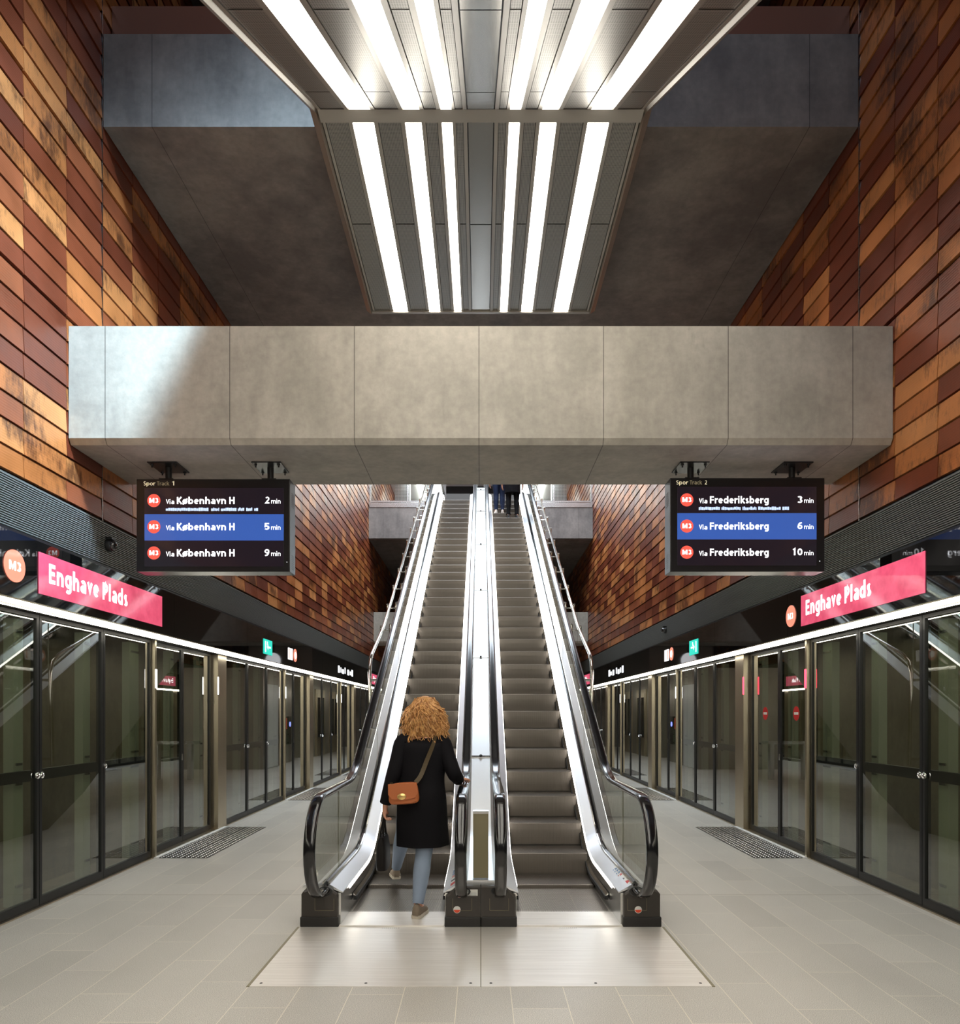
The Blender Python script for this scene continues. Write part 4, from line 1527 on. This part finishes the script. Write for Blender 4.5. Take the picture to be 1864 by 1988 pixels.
def cr(P, n=6):
    """Catmull-Rom through vectors"""
    P = [Vector(p) for p in P]
    out = []
    for i in range(len(P) - 1):
        p0, p1, p2, p3 = P[max(i - 1, 0)], P[i], P[i + 1], P[min(i + 2, len(P) - 1)]
        for k in range(n):
            u = k / n
            out.append(0.5 * ((2 * p1) + (p2 - p0) * u + (2 * p0 - 5 * p1 + 4 * p2 - p3) * u * u + (3 * p1 - p0 - 3 * p2 + p3) * u ** 3))
    out.append(P[-1])
    return out


def limb(m, pts, rads, n=16, sub=5):
    P = cr(pts, sub)
    Rr = [v.x for v in cr([(r, 0, 0) for r in rads], sub)]
    m.tube(P, Rr, n)


def loft(m, rings, n=28, sub=4, fold=0.0, seed=0):
    """rings: (x, y, z, rx, ry)"""
    A = cr([r[:3] for r in rings], sub)
    B = cr([(r[3], r[4], 0) for r in rings], sub)
    out = []
    for i, (c, r) in enumerate(zip(A, B)):
        f = fold * i / len(A)
        out.append([(c.x + r.x * math.cos(a) * (1 + f * math.sin(7 * a + seed)), c.y + r.y * math.sin(a) * (1 + f * math.sin(7 * a + seed)), c.z) for a in [2 * math.pi * k / n for k in range(n)]])
    m.rings(out)


def skin_body(J, parent, hands):
    """one continuous skinned body: J joints -> positions"""
    V, E, Rd, idx = [], [], [], {}

    def add(name, p, r, link=None):
        idx[name] = len(V)
        V.append(Vector(p)); Rd.append(r)
        if link is not None: E.append((idx[link], idx[name]))

    add('pelvis', J['pelvis'], 0.115)
    add('waist', (Vector(J['pelvis']) * 0.5 + Vector(J['chest']) * 0.5), 0.105, 'pelvis')
    add('chest', J['chest'], 0.125, 'waist')
    add('neck0', (Vector(J['chest']) * 0.3 + Vector(J['neck']) * 0.7), 0.075, 'chest')
    add('neck', J['neck'], 0.052, 'neck0')
    add('head0', Vector(J['neck']) * 0.55 + Vector(J['head']) * 0.45, 0.056, 'neck')
    for sd in 'LR':
        add('hip' + sd, J['hip' + sd], 0.088, 'pelvis')
        add('thigh' + sd, Vector(J['hip' + sd]) * 0.5 + Vector(J['knee' + sd]) * 0.5, 0.072, 'hip' + sd)
        add('knee' + sd, J['knee' + sd], 0.052, 'thigh' + sd)
        add('calf' + sd, Vector(J['knee' + sd]) * 0.68 + Vector(J['ankle' + sd]) * 0.32, 0.052, 'knee' + sd)
        add('ankle' + sd, J['ankle' + sd], 0.034, 'calf' + sd)
        add('toe' + sd, J['toe' + sd], 0.030, 'ankle' + sd)
        add('sho' + sd, J['sho' + sd], 0.058, 'neck0')
        add('elb' + sd, J['elb' + sd], 0.041, 'sho' + sd)
        add('fore' + sd, Vector(J['elb' + sd]) * 0.65 + Vector(J['wri' + sd]) * 0.35, 0.040, 'elb' + sd)
        add('wri' + sd, J['wri' + sd], 0.025, 'fore' + sd)
        # hand
        d = Vector(hands[sd]['dir']).normalized()      # wrist -> knuckles
        nrm = Vector(hands[sd]['palm']).normalized()   # palm normal (towards the grip)
        side = d.cross(nrm).normalized() * hands[sd].get('flip', 1)
        w0 = Vector(J['wri' + sd])
        add('palm' + sd, w0 + d * 0.045, 0.026, 'wri' + sd)
        curl = hands[sd]['curl']
        for q, (off, ln) in enumerate(((0.030, 0.068), (0.011, 0.078), (-0.009, 0.073), (-0.028, 0.058))):
            k = w0 + d * 0.088 + side * off
            add('k%d' % q + sd, k, 0.0105, 'palm' + sd)
            a = R(curl * 0.5)
            d1 = d * math.cos(a) + nrm * math.sin(a)
            add('f%d' % q + sd, k + d1 * ln * 0.52, 0.009, 'k%d' % q + sd)
            a = R(curl * 1.35)
            d2 = d * math.cos(a) + nrm * math.sin(a)
            add('t%d' % q + sd, k + d1 * ln * 0.52 + d2 * ln * 0.48, 0.0078, 'f%d' % q + sd)
        b = w0 + d * 0.035 + side * 0.032
        add('th0' + sd, b + side * 0.006, 0.012, 'palm' + sd)
        add('th1' + sd, b + side * 0.026 + d * 0.028 + nrm * 0.012, 0.0105, 'th0' + sd)
        add('th2' + sd, b + side * 0.030 + d * 0.052 + nrm * 0.028, 0.0085, 'th1' + sd)
    me = bpy.data.meshes.new('body')
    me.from_pydata([tuple(v) for v in V], E, [])
    o = bpy.data.objects.new('body', me)
    COL.objects.link(o)
    md = o.modifiers.new('skin', 'SKIN')
    md.use_smooth_shade = True
    if not me.skin_vertices:
        bm = bmesh.new(); bm.from_mesh(me); bm.verts.layers.skin.verify(); bm.to_mesh(me); bm.free()
    for i, r in enumerate(Rd):
        sv = me.skin_vertices[0].data[i]
        sv.radius = (r, r)
        sv.use_root = (i == 0)
    ms = o.modifiers.new('sub', 'SUBSURF')
    ms.levels = ms.render_levels = 2
    me.materials.append(M['skin'])
    dg = bpy.context.evaluated_depsgraph_get(); dg.update()
    nm = bpy.data.meshes.new_from_object(o.evaluated_get(dg))
    o.modifiers.clear()
    o.data = nm
    for p in nm.polygons: p.use_smooth = True
    if not nm.materials: nm.materials.append(M['skin'])
    o.parent = parent
    o.matrix_parent_inverse = Matrix.Translation(-Vector(parent.location))
    return o


def head(J, parent, body, yaw, hair, style):
    """head mesh facing +Y before yaw; features are children"""
    c = Vector(J['head'])
    Mx = Matrix.Translation(c) @ Matrix.Rotation(yaw, 4, 'Z')
    rings = []
    for zf, rx, ry, cy in ((-0.118, 0.030, 0.032, 0.045), (-0.108, 0.046, 0.050, 0.040), (-0.085, 0.058, 0.066, 0.026), (-0.05, 0.067, 0.085, 0.008), (0.0, 0.073, 0.096, 0.0), (0.045, 0.075, 0.098, -0.004), (0.085, 0.066, 0.086, -0.008), (0.110, 0.044, 0.058, -0.01), (0.120, 0.012, 0.016, -0.01)):
        rings.append([Mx @ Vector((rx * math.cos(a), cy + ry * math.sin(a), zf)) for a in [2 * math.pi * k / 22 for k in range(22)]])
    h = MB().rings(rings).build('head', M['skin'], parent, True)
    m = MB()
    m.rings([[Mx @ Vector(p) for p in r] for r in ([(-0.006, 0.094, 0.012), (0.006, 0.094, 0.012), (0.005, 0.08, 0.012), (-0.005, 0.08, 0.012)], [(-0.016, 0.112, -0.030), (0.016, 0.112, -0.030), (0.016, 0.08, -0.034), (-0.016, 0.08, -0.034)])])
    m.build('nose', M['skin'], h, bevel=0.004)
    m = MB()
    m.tube([Mx @ Vector(p) for p in ((-0.024, 0.078, -0.062), (-0.008, 0.088, -0.060), (0.008, 0.088, -0.060), (0.024, 0.078, -0.062))], [0.003, 0.007, 0.007, 0.003], 8)
    m.build('mouth', M['lip'], h, True)
    for sx in (-1, 1):
        pr = [(0.0125 * math.cos(R(a)), 0.0125 * math.sin(R(a))) for a in range(-90, 91, 20)]
        e = MB().lathe(pr, 12, Mx @ Matrix.Translation((sx * 0.032, 0.081, 0.006))).build('eye', M['eye'], h, True)
        MB().lathe([(0.006, 0), (0.006, 0.002), (0, 0.002)], 10, Mx @ Matrix.Translation((sx * 0.032, 0.0925, 0.006)) @ Matrix.Rotation(R(-90), 4, 'X')).build('iris', M['iris'], e)
        m = MB(); m.tube([Mx @ Vector((sx * 0.072, -0.012, 0.022)), Mx @ Vector((sx * 0.082, -0.016, 0.008)), Mx @ Vector((sx * 0.080, -0.008, -0.014)), Mx @ Vector((sx * 0.072, 0.0, -0.026))], [0.006, 0.011, 0.009, 0.005], 8)
        m.build('ear', M['skin'], h, True)
    # hair
    m = MB()
    if style == 'curly':
        base = []
        for zf, rx, ry, cy in ((0.142, 0.015, 0.015, -0.02), (0.128, 0.052, 0.066, -0.02), (0.085, 0.074, 0.096, -0.022), (0.03, 0.100, 0.114, -0.030), (-0.04, 0.132, 0.112, -0.045), (-0.11, 0.160, 0.095, -0.060), (-0.165, 0.165, 0.075, -0.066), (-0.20, 0.13, 0.05, -0.066)):
            ring = []
            for k in range(36):
                a = 2 * math.pi * k / 36
                fr = max(0.0, math.sin(a))
                q = Vector((rx * math.cos(a), cy + ry * math.sin(a) * (1 - 0.42 * fr * (1 if zf < 0.08 else 0)), zf))
                nz = noise.noise(q * 22 + Vector((3, 1, 7)))
                q.x *= 1 + 0.10 * nz; q.y = cy + (q.y - cy) * (1 + 0.12 * nz)
                ring.append(Mx @ q)
            base.append(ring)
        m.rings(base)
        rnd = random.Random(11)
        for i in range(420):
            a = rnd.uniform(0, 2 * math.pi)
            if math.sin(a) > 0.72: continue
            top = Vector((0.075 * math.cos(a) * rnd.uniform(0.3, 1.1), -0.02 + 0.08 * math.sin(a) * rnd.uniform(0.3, 1.1), rnd.uniform(0.07, 0.132)))
            sp = rnd.uniform(0.95, 1.20)
            end = Vector((0.165 * math.cos(a) * sp, -0.055 + 0.095 * math.sin(a) * sp, rnd.uniform(-0.235, -0.06)))
            mid = Vector((0.128 * math.cos(a) * sp, -0.028 + 0.122 * math.sin(a) * sp, (top.z + end.z) * 0.5 + 0.015))
            P = cr([top, mid, end], 9)
            ph = rnd.uniform(0, 6.28); fq = rnd.uniform(0.9, 1.4); am = rnd.uniform(0.006, 0.014)
            Q = []
            for k, p in enumerate(P):
                am2 = am * min(1, k / 5)
                Q.append(Mx @ (p + Vector((math.cos(ph + fq * k), math.sin(ph + fq * k), 0.4 * math.sin(ph + fq * k))) * am2))
            m.tube(Q, [0.0062 * (1 - 0.55 * k / len(Q)) for k in range(len(Q))], 4)
    else:
        base = []
        low = -0.06 if style == 'short' else -0.16
        for zf, rx, ry, cy in ((0.132, 0.015, 0.015, -0.015), (0.118, 0.056, 0.068, -0.015), (0.08, 0.082, 0.102, -0.014), (0.02, 0.088, 0.106, -0.022), (-0.04, 0.086, 0.085, -0.04), (low, 0.07, 0.055, -0.055)):
            base.append([Mx @ Vector((rx * math.cos(a), cy + ry * math.sin(a) * (0.55 if math.sin(a) > 0 and zf < 0.06 else 1), zf)) for a in [2 * math.pi * k / 30 for k in range(30)]])
        m.rings(base)
    m.build('hair', hair, parent, True)


def shoe(m_top, m_sole, toe, ankle, parent):
    a, b = Vector(ankle), Vector(toe)
    d = Vector((b.x - a.x, b.y - a.y, b.z - a.z + (a.z - b.z) * 0))
    fl = Vector((d.x, d.y, 0)).normalized()
    sd = Vector((fl.y, -fl.x, 0))
    base_z = min(a.z, b.z) - 0.075 if abs(a.z - b.z) < 0.03 else None
    heel = Vector((a.x, a.y, a.z - 0.082)) - fl * 0.055
    tip = Vector((b.x, b.y, b.z - 0.030)) + fl * 0.045
    ax = tip - heel
    up = sd.cross(ax).normalized()
    if up.z < 0: up = -up
    rr, rs = [], []
    for u, w_, h in ((0.0, 0.022, 0.055), (0.06, 0.034, 0.088), (0.25, 0.036, 0.098), (0.42, 0.037, 0.076), (0.62, 0.045, 0.055), (0.82, 0.044, 0.042), (0.95, 0.028, 0.034), (1.0, 0.012, 0.026)):
        c = heel + ax * u
        rr.append([c + sd * (w_ * math.cos(q)) + up * (0.018 + h * max(0, math.sin(q)) ** 0.8) for q in [math.pi * k / 10 for k in range(11)]])
        rs.append([c + sd * (-w_ - 0.004), c + sd * (w_ + 0.004), c + sd * (w_ + 0.004) + up * 0.024, c + sd * (-w_ - 0.004) + up * 0.024])
    s_ = MB().rings(rr).build('shoe', m_top, parent, True)
    MB().rings(rs).build('sole', m_sole, s_)
    return s_


def person(label, J, yaw, hands, cfg, group=None):
    t = thing('person', (J['pelvis'][0], J['pelvis'][1], min(J['ankleL'][2], J['ankleR'][2]) - 0.08), label, 'person', group)
    body = skin_body(J, t, hands)
    head(J, t, body, yaw, cfg['hair'], cfg['style'])
    # trousers: two legs joined at the seat
    m = MB()
    for sd in 'LR':
        h, k, a = Vector(J['hip' + sd]), Vector(J['knee' + sd]), Vector(J['ankle' + sd])
        limb(m, [h + Vector((0, 0, 0.08)), h, h.lerp(k, 0.5), k, k.lerp(a, 0.35), k.lerp(a, 0.72), a + (k - a).normalized() * 0.02],
             [0.088, 0.100, 0.086, 0.066, 0.066, 0.052, cfg.get('cuff', 0.046)])
    p = Vector(J['pelvis'])
    loft(m, [(p.x, p.y, p.z + 0.10, 0.155, 0.11), (p.x, p.y, p.z, 0.175, 0.125), (p.x, p.y, p.z - 0.09, 0.165, 0.115)])
    m.build('trousers', cfg['trousers'], t, True)
    for sd in 'LR':
        shoe(cfg['shoe'], cfg['sole'], J['toe' + sd], J['ankle' + sd], t)
    # coat or jacket with sleeves
    m = MB()
    loft(m, cfg['coat_rings'](J), 32, 5, cfg.get('fold', 0.03), 1.3)
    for sd in 'LR':
        s0, e, w_ = Vector(J['sho' + sd]), Vector(J['elb' + sd]), Vector(J['wri' + sd])
        c = Vector(J['chest'])
        inn = s0.lerp(Vector((c.x, c.y, s0.z)), 0.35)
        limb(m, [inn, s0, s0.lerp(e, 0.5), e, e.lerp(w_, 0.5), w_ + (e - w_).normalized() * 0.015], [0.066, 0.070, 0.064, 0.058, 0.053, 0.047])
    m.build(cfg['top_name'], cfg['top'], t, True)
    return t


def coat_rings(J):
    n, c, p = Vector(J['neck']), Vector(J['chest']), Vector(J['pelvis'])
    return [(n.x, n.y, n.z + 0.035, 0.060, 0.062), (n.x, n.y, n.z - 0.005, 0.078, 0.072), (n.x, n.y - 0.005, n.z - 0.045, 0.150, 0.090), (c.x, c.y, c.z + 0.10, 0.192, 0.118), (c.x, c.y, c.z - 0.02, 0.196, 0.130),
            (p.x, p.y + 0.01, p.z + 0.15, 0.180, 0.125), (p.x, p.y, p.z - 0.02, 0.196, 0.145), (p.x, p.y + 0.03, p.z - 0.22, 0.205, 0.17), (p.x + 0.005, p.y + 0.05, J.get('hem', 0.56), 0.212, 0.185)]


def jacket_rings(J):
    n, c, p = Vector(J['neck']), Vector(J['chest']), Vector(J['pelvis'])
    return [(n.x, n.y, n.z + 0.03, 0.058, 0.06), (n.x, n.y, n.z - 0.01, 0.08, 0.072), (n.x, n.y - 0.005, n.z - 0.045, 0.155, 0.09), (c.x, c.y, c.z + 0.10, 0.20, 0.12), (c.x, c.y, c.z - 0.02, 0.20, 0.135), (p.x, p.y, p.z + 0.12, 0.185, 0.13), (p.x, p.y, J.get('hem', p.z - 0.08), 0.195, 0.15)]


JW = dict(pelvis=(-0.475, 5.66, 0.93), chest=(-0.468, 5.69, 1.24), neck=(-0.458, 5.72, 1.445), head=(-0.45, 5.76, 1.60),
          hipL=(-0.565, 5.66, 0.90), hipR=(-0.395, 5.65, 0.90), kneeL=(-0.66, 6.05, 0.60), ankleL=(-0.76, 6.36, 0.205), toeL=(-0.79, 6.50, 0.14),
          kneeR=(-0.455, 5.635, 0.48), ankleR=(-0.492, 5.515, 0.098), toeR=(-0.462, 5.65, 0.046),
          shoL=(-0.622, 5.68, 1.365), shoR=(-0.312, 5.70, 1.365), elbL=(-0.695, 5.61, 1.10), elbR=(-0.215, 5.62, 1.13),
          wriL=(-0.765, 5.66, 0.87), wriR=(-0.178, 5.755, 1.055), hem=0.545)
HW = {'L': dict(dir=(-0.05, 0.05, -1), palm=(0.9, 0.1, 0.0), curl=70, flip=-1), 'R': dict(dir=(0.28, 0.95, 0.0), palm=(0.25, 0.0, -1), curl=38, flip=-1)}
person('woman in black coat with curly blond hair stepping onto the left escalator', JW, R(0), HW,
       dict(hair=M['hair_blond'], style='curly', trousers=M['jeans'], cuff=0.042, shoe=M['shoe'], sole=M['sole'], coat_rings=coat_rings, top=M['coat'], top_name='coat', fold=0.035))

# tan shoulder bag hanging from the right shoulder to the left hip
t = thing('shoulder_bag', (-0.60, 5.46, 1.0), 'tan leather shoulder bag with round brass clasp on the woman\'s back', 'bag')
m = MB()
rr = []
Mb = Matrix.Translation((-0.592, 5.455, 0.985)) @ Matrix.Rotation(R(-4), 4, 'Y')
for y, k in ((-0.052, 0.86), (-0.042, 0.97), (0.0, 1.0), (0.042, 0.97), (0.052, 0.88)):
    ring = []
    for i in range(28):
        a = 2 * math.pi * i / 28
        ex = 0.42
        x = 0.115 * k * math.copysign(abs(math.cos(a)) ** ex, math.cos(a))
        z = 0.083 * k * math.copysign(abs(math.sin(a)) ** ex, math.sin(a))
        x *= 1 - 0.06 * (z / 0.083)
        ring.append(Mb @ Vector((x, y, z)))
    rr.append(ring)
m.rings(rr)
m.build('body', M['leather'], t, True)
m = MB()
m.rings([[Mb @ Vector((x, y, z)) for x, z in ((-0.110, 0.082), (0.110, 0.082), (0.114, 0.0), (0.09, -0.035), (0.0, -0.05), (-0.09, -0.035), (-0.114, 0.0))] for y in (-0.060, -0.052)])
m.build('flap', M['leather'], t, bevel=0.003)
MB().lathe([(0.030, 0), (0.030, 0.006), (0.022, 0.010), (0.0, 0.010)], 24, Mb @ Matrix.Translation((-0.012, -0.0605, -0.018)) @ Matrix.Rotation(R(90), 4, 'X') @ Matrix.Diagonal((1.15, 0.8, 1, 1))).build('clasp', M['brass'], t, True)
m = MB()
P = cr([Mb @ Vector((0.095, 0.0, 0.075)), (-0.465, 5.515, 1.12), (-0.42, 5.545, 1.24), (-0.375, 5.585, 1.36), (-0.352, 5.66, 1.445), (-0.352, 5.74, 1.44), (-0.40, 5.83, 1.30), (-0.52, 5.85, 1.12), (-0.66, 5.76, 1.04), Mb @ Vector((-0.10, 0.0, 0.07))], 6)
for a, b in zip(P[:-1], P[1:]):
    pass
wd = Vector((0.016, 0, 0.008))
rr = []
for i, p in enumerate(P):
    tg = (P[min(i + 1, len(P) - 1)] - P[max(i - 1, 0)]).normalized()
    out = (p - Vector((-0.468, 5.69, p.z)))
    out = (out - tg * out.dot(tg)).normalized()
    wv = tg.cross(out).normalized() * 0.017
    rr.append([p + wv, p - wv, p - wv + out * 0.004, p + wv + out * 0.004])
m.rings(rr)
m.build('strap', M['strap'], t)

# dark tote in her left hand
t = thing('hand_bag', (-0.78, 5.69, 0.36), 'black tote bag hanging from the woman\'s left hand', 'bag')
m = MB()
rr = []
for z, wx_, wy in ((0.36, 0.045, 0.14), (0.40, 0.05, 0.155), (0.52, 0.045, 0.155), (0.60, 0.030, 0.15), (0.62, 0.018, 0.148)):
    rr.append([(-0.785 + wx_ * math.copysign(abs(math.cos(a)) ** 0.6, math.cos(a)), 5.70 + wy * math.copysign(abs(math.sin(a)) ** 0.6, math.sin(a)), z) for a in [2 * math.pi * k / 20 for k in range(20)]])
m.rings(rr)
m.build('body', M['bag_black'], t, True)
for dx in (-0.014, 0.014):
    m = MB()
    m.tube(cr([(-0.785 + dx, 5.62, 0.60), (-0.782 + dx * 0.6, 5.645, 0.70), (-0.772, 5.685, 0.765), (-0.782 + dx * 0.6, 5.73, 0.70), (-0.785 + dx, 5.78, 0.60)], 5), 0.007, 8)
    m.build('handle', M['bag_black'], t, True)


def standing(x, y, z, h=1.7, spread=0.10, lean=0.0):
    k = h / 1.7
    f = lambda dx, dy, dz: (x + dx * k, y + dy * k, z + dz * k)
    return dict(pelvis=f(0, 0, 0.93), chest=f(0, 0.02, 1.24), neck=f(0, 0.03, 1.445), head=f(0, 0.06, 1.60),
                hipL=f(-0.085, 0, 0.90), hipR=f(0.085, 0, 0.90), kneeL=f(-spread * 0.95, 0.02, 0.49), kneeR=f(spread * 0.95, 0.02, 0.49),
                ankleL=f(-spread, -0.02, 0.09), ankleR=f(spread, -0.02, 0.09), toeL=f(-spread - 0.015, 0.12, 0.035), toeR=f(spread + 0.015, 0.12, 0.035),
                shoL=f(-0.175, 0.01, 1.385), shoR=f(0.175, 0.01, 1.385), elbL=f(-0.235, -0.01, 1.11), elbR=f(0.235, -0.01, 1.11),
                wriL=f(-0.245, 0.07, 0.86), wriR=f(0.245, 0.07, 0.86), hem=z + 0.86 * k)


HS = {'L': dict(dir=(0, 0.15, -1), palm=(1, 0.2, 0), curl=30, flip=-1), 'R': dict(dir=(0, 0.15, -1), palm=(-1, 0.2, 0), curl=30, flip=1)}


def tread_z(y):
    k = math.floor((y - 5.66) / 0.4)
    yn = 5.66 + 0.4 * k
    return at_path(NOSE, yn + 0.16) + 0.008, yn


z1, yn1 = tread_z(18.2)
person('person in dark blue jeans and white shoes high on the right escalator', standing(0.475, yn1 + 0.15, z1, 1.68, 0.085), 0, HS,
       dict(hair=M['hair_dark'], style='long', trousers=M['jeans_dark'], cuff=0.044, shoe=M['shoe_white'], sole=M['shoe_white'], coat_rings=jacket_rings, top=M['jacket'], top_name='jacket'))
J2 = standing(0.80, yn1 - 0.4 + 0.16, z1 - 0.231, 1.80, 0.10)
J2['hem'] = z1 + 0.42
p2 = person('person all in black beside the right handrail high on the right escalator', J2, 0, HS,
       dict(hair=M['hair_dark'], style='short', trousers=M['trousers'], cuff=0.056, shoe=M['shoe_black'], sole=M['shoe_black'],
            coat_rings=lambda J: jacket_rings(J), top=M['coat'], top_name='jacket'))
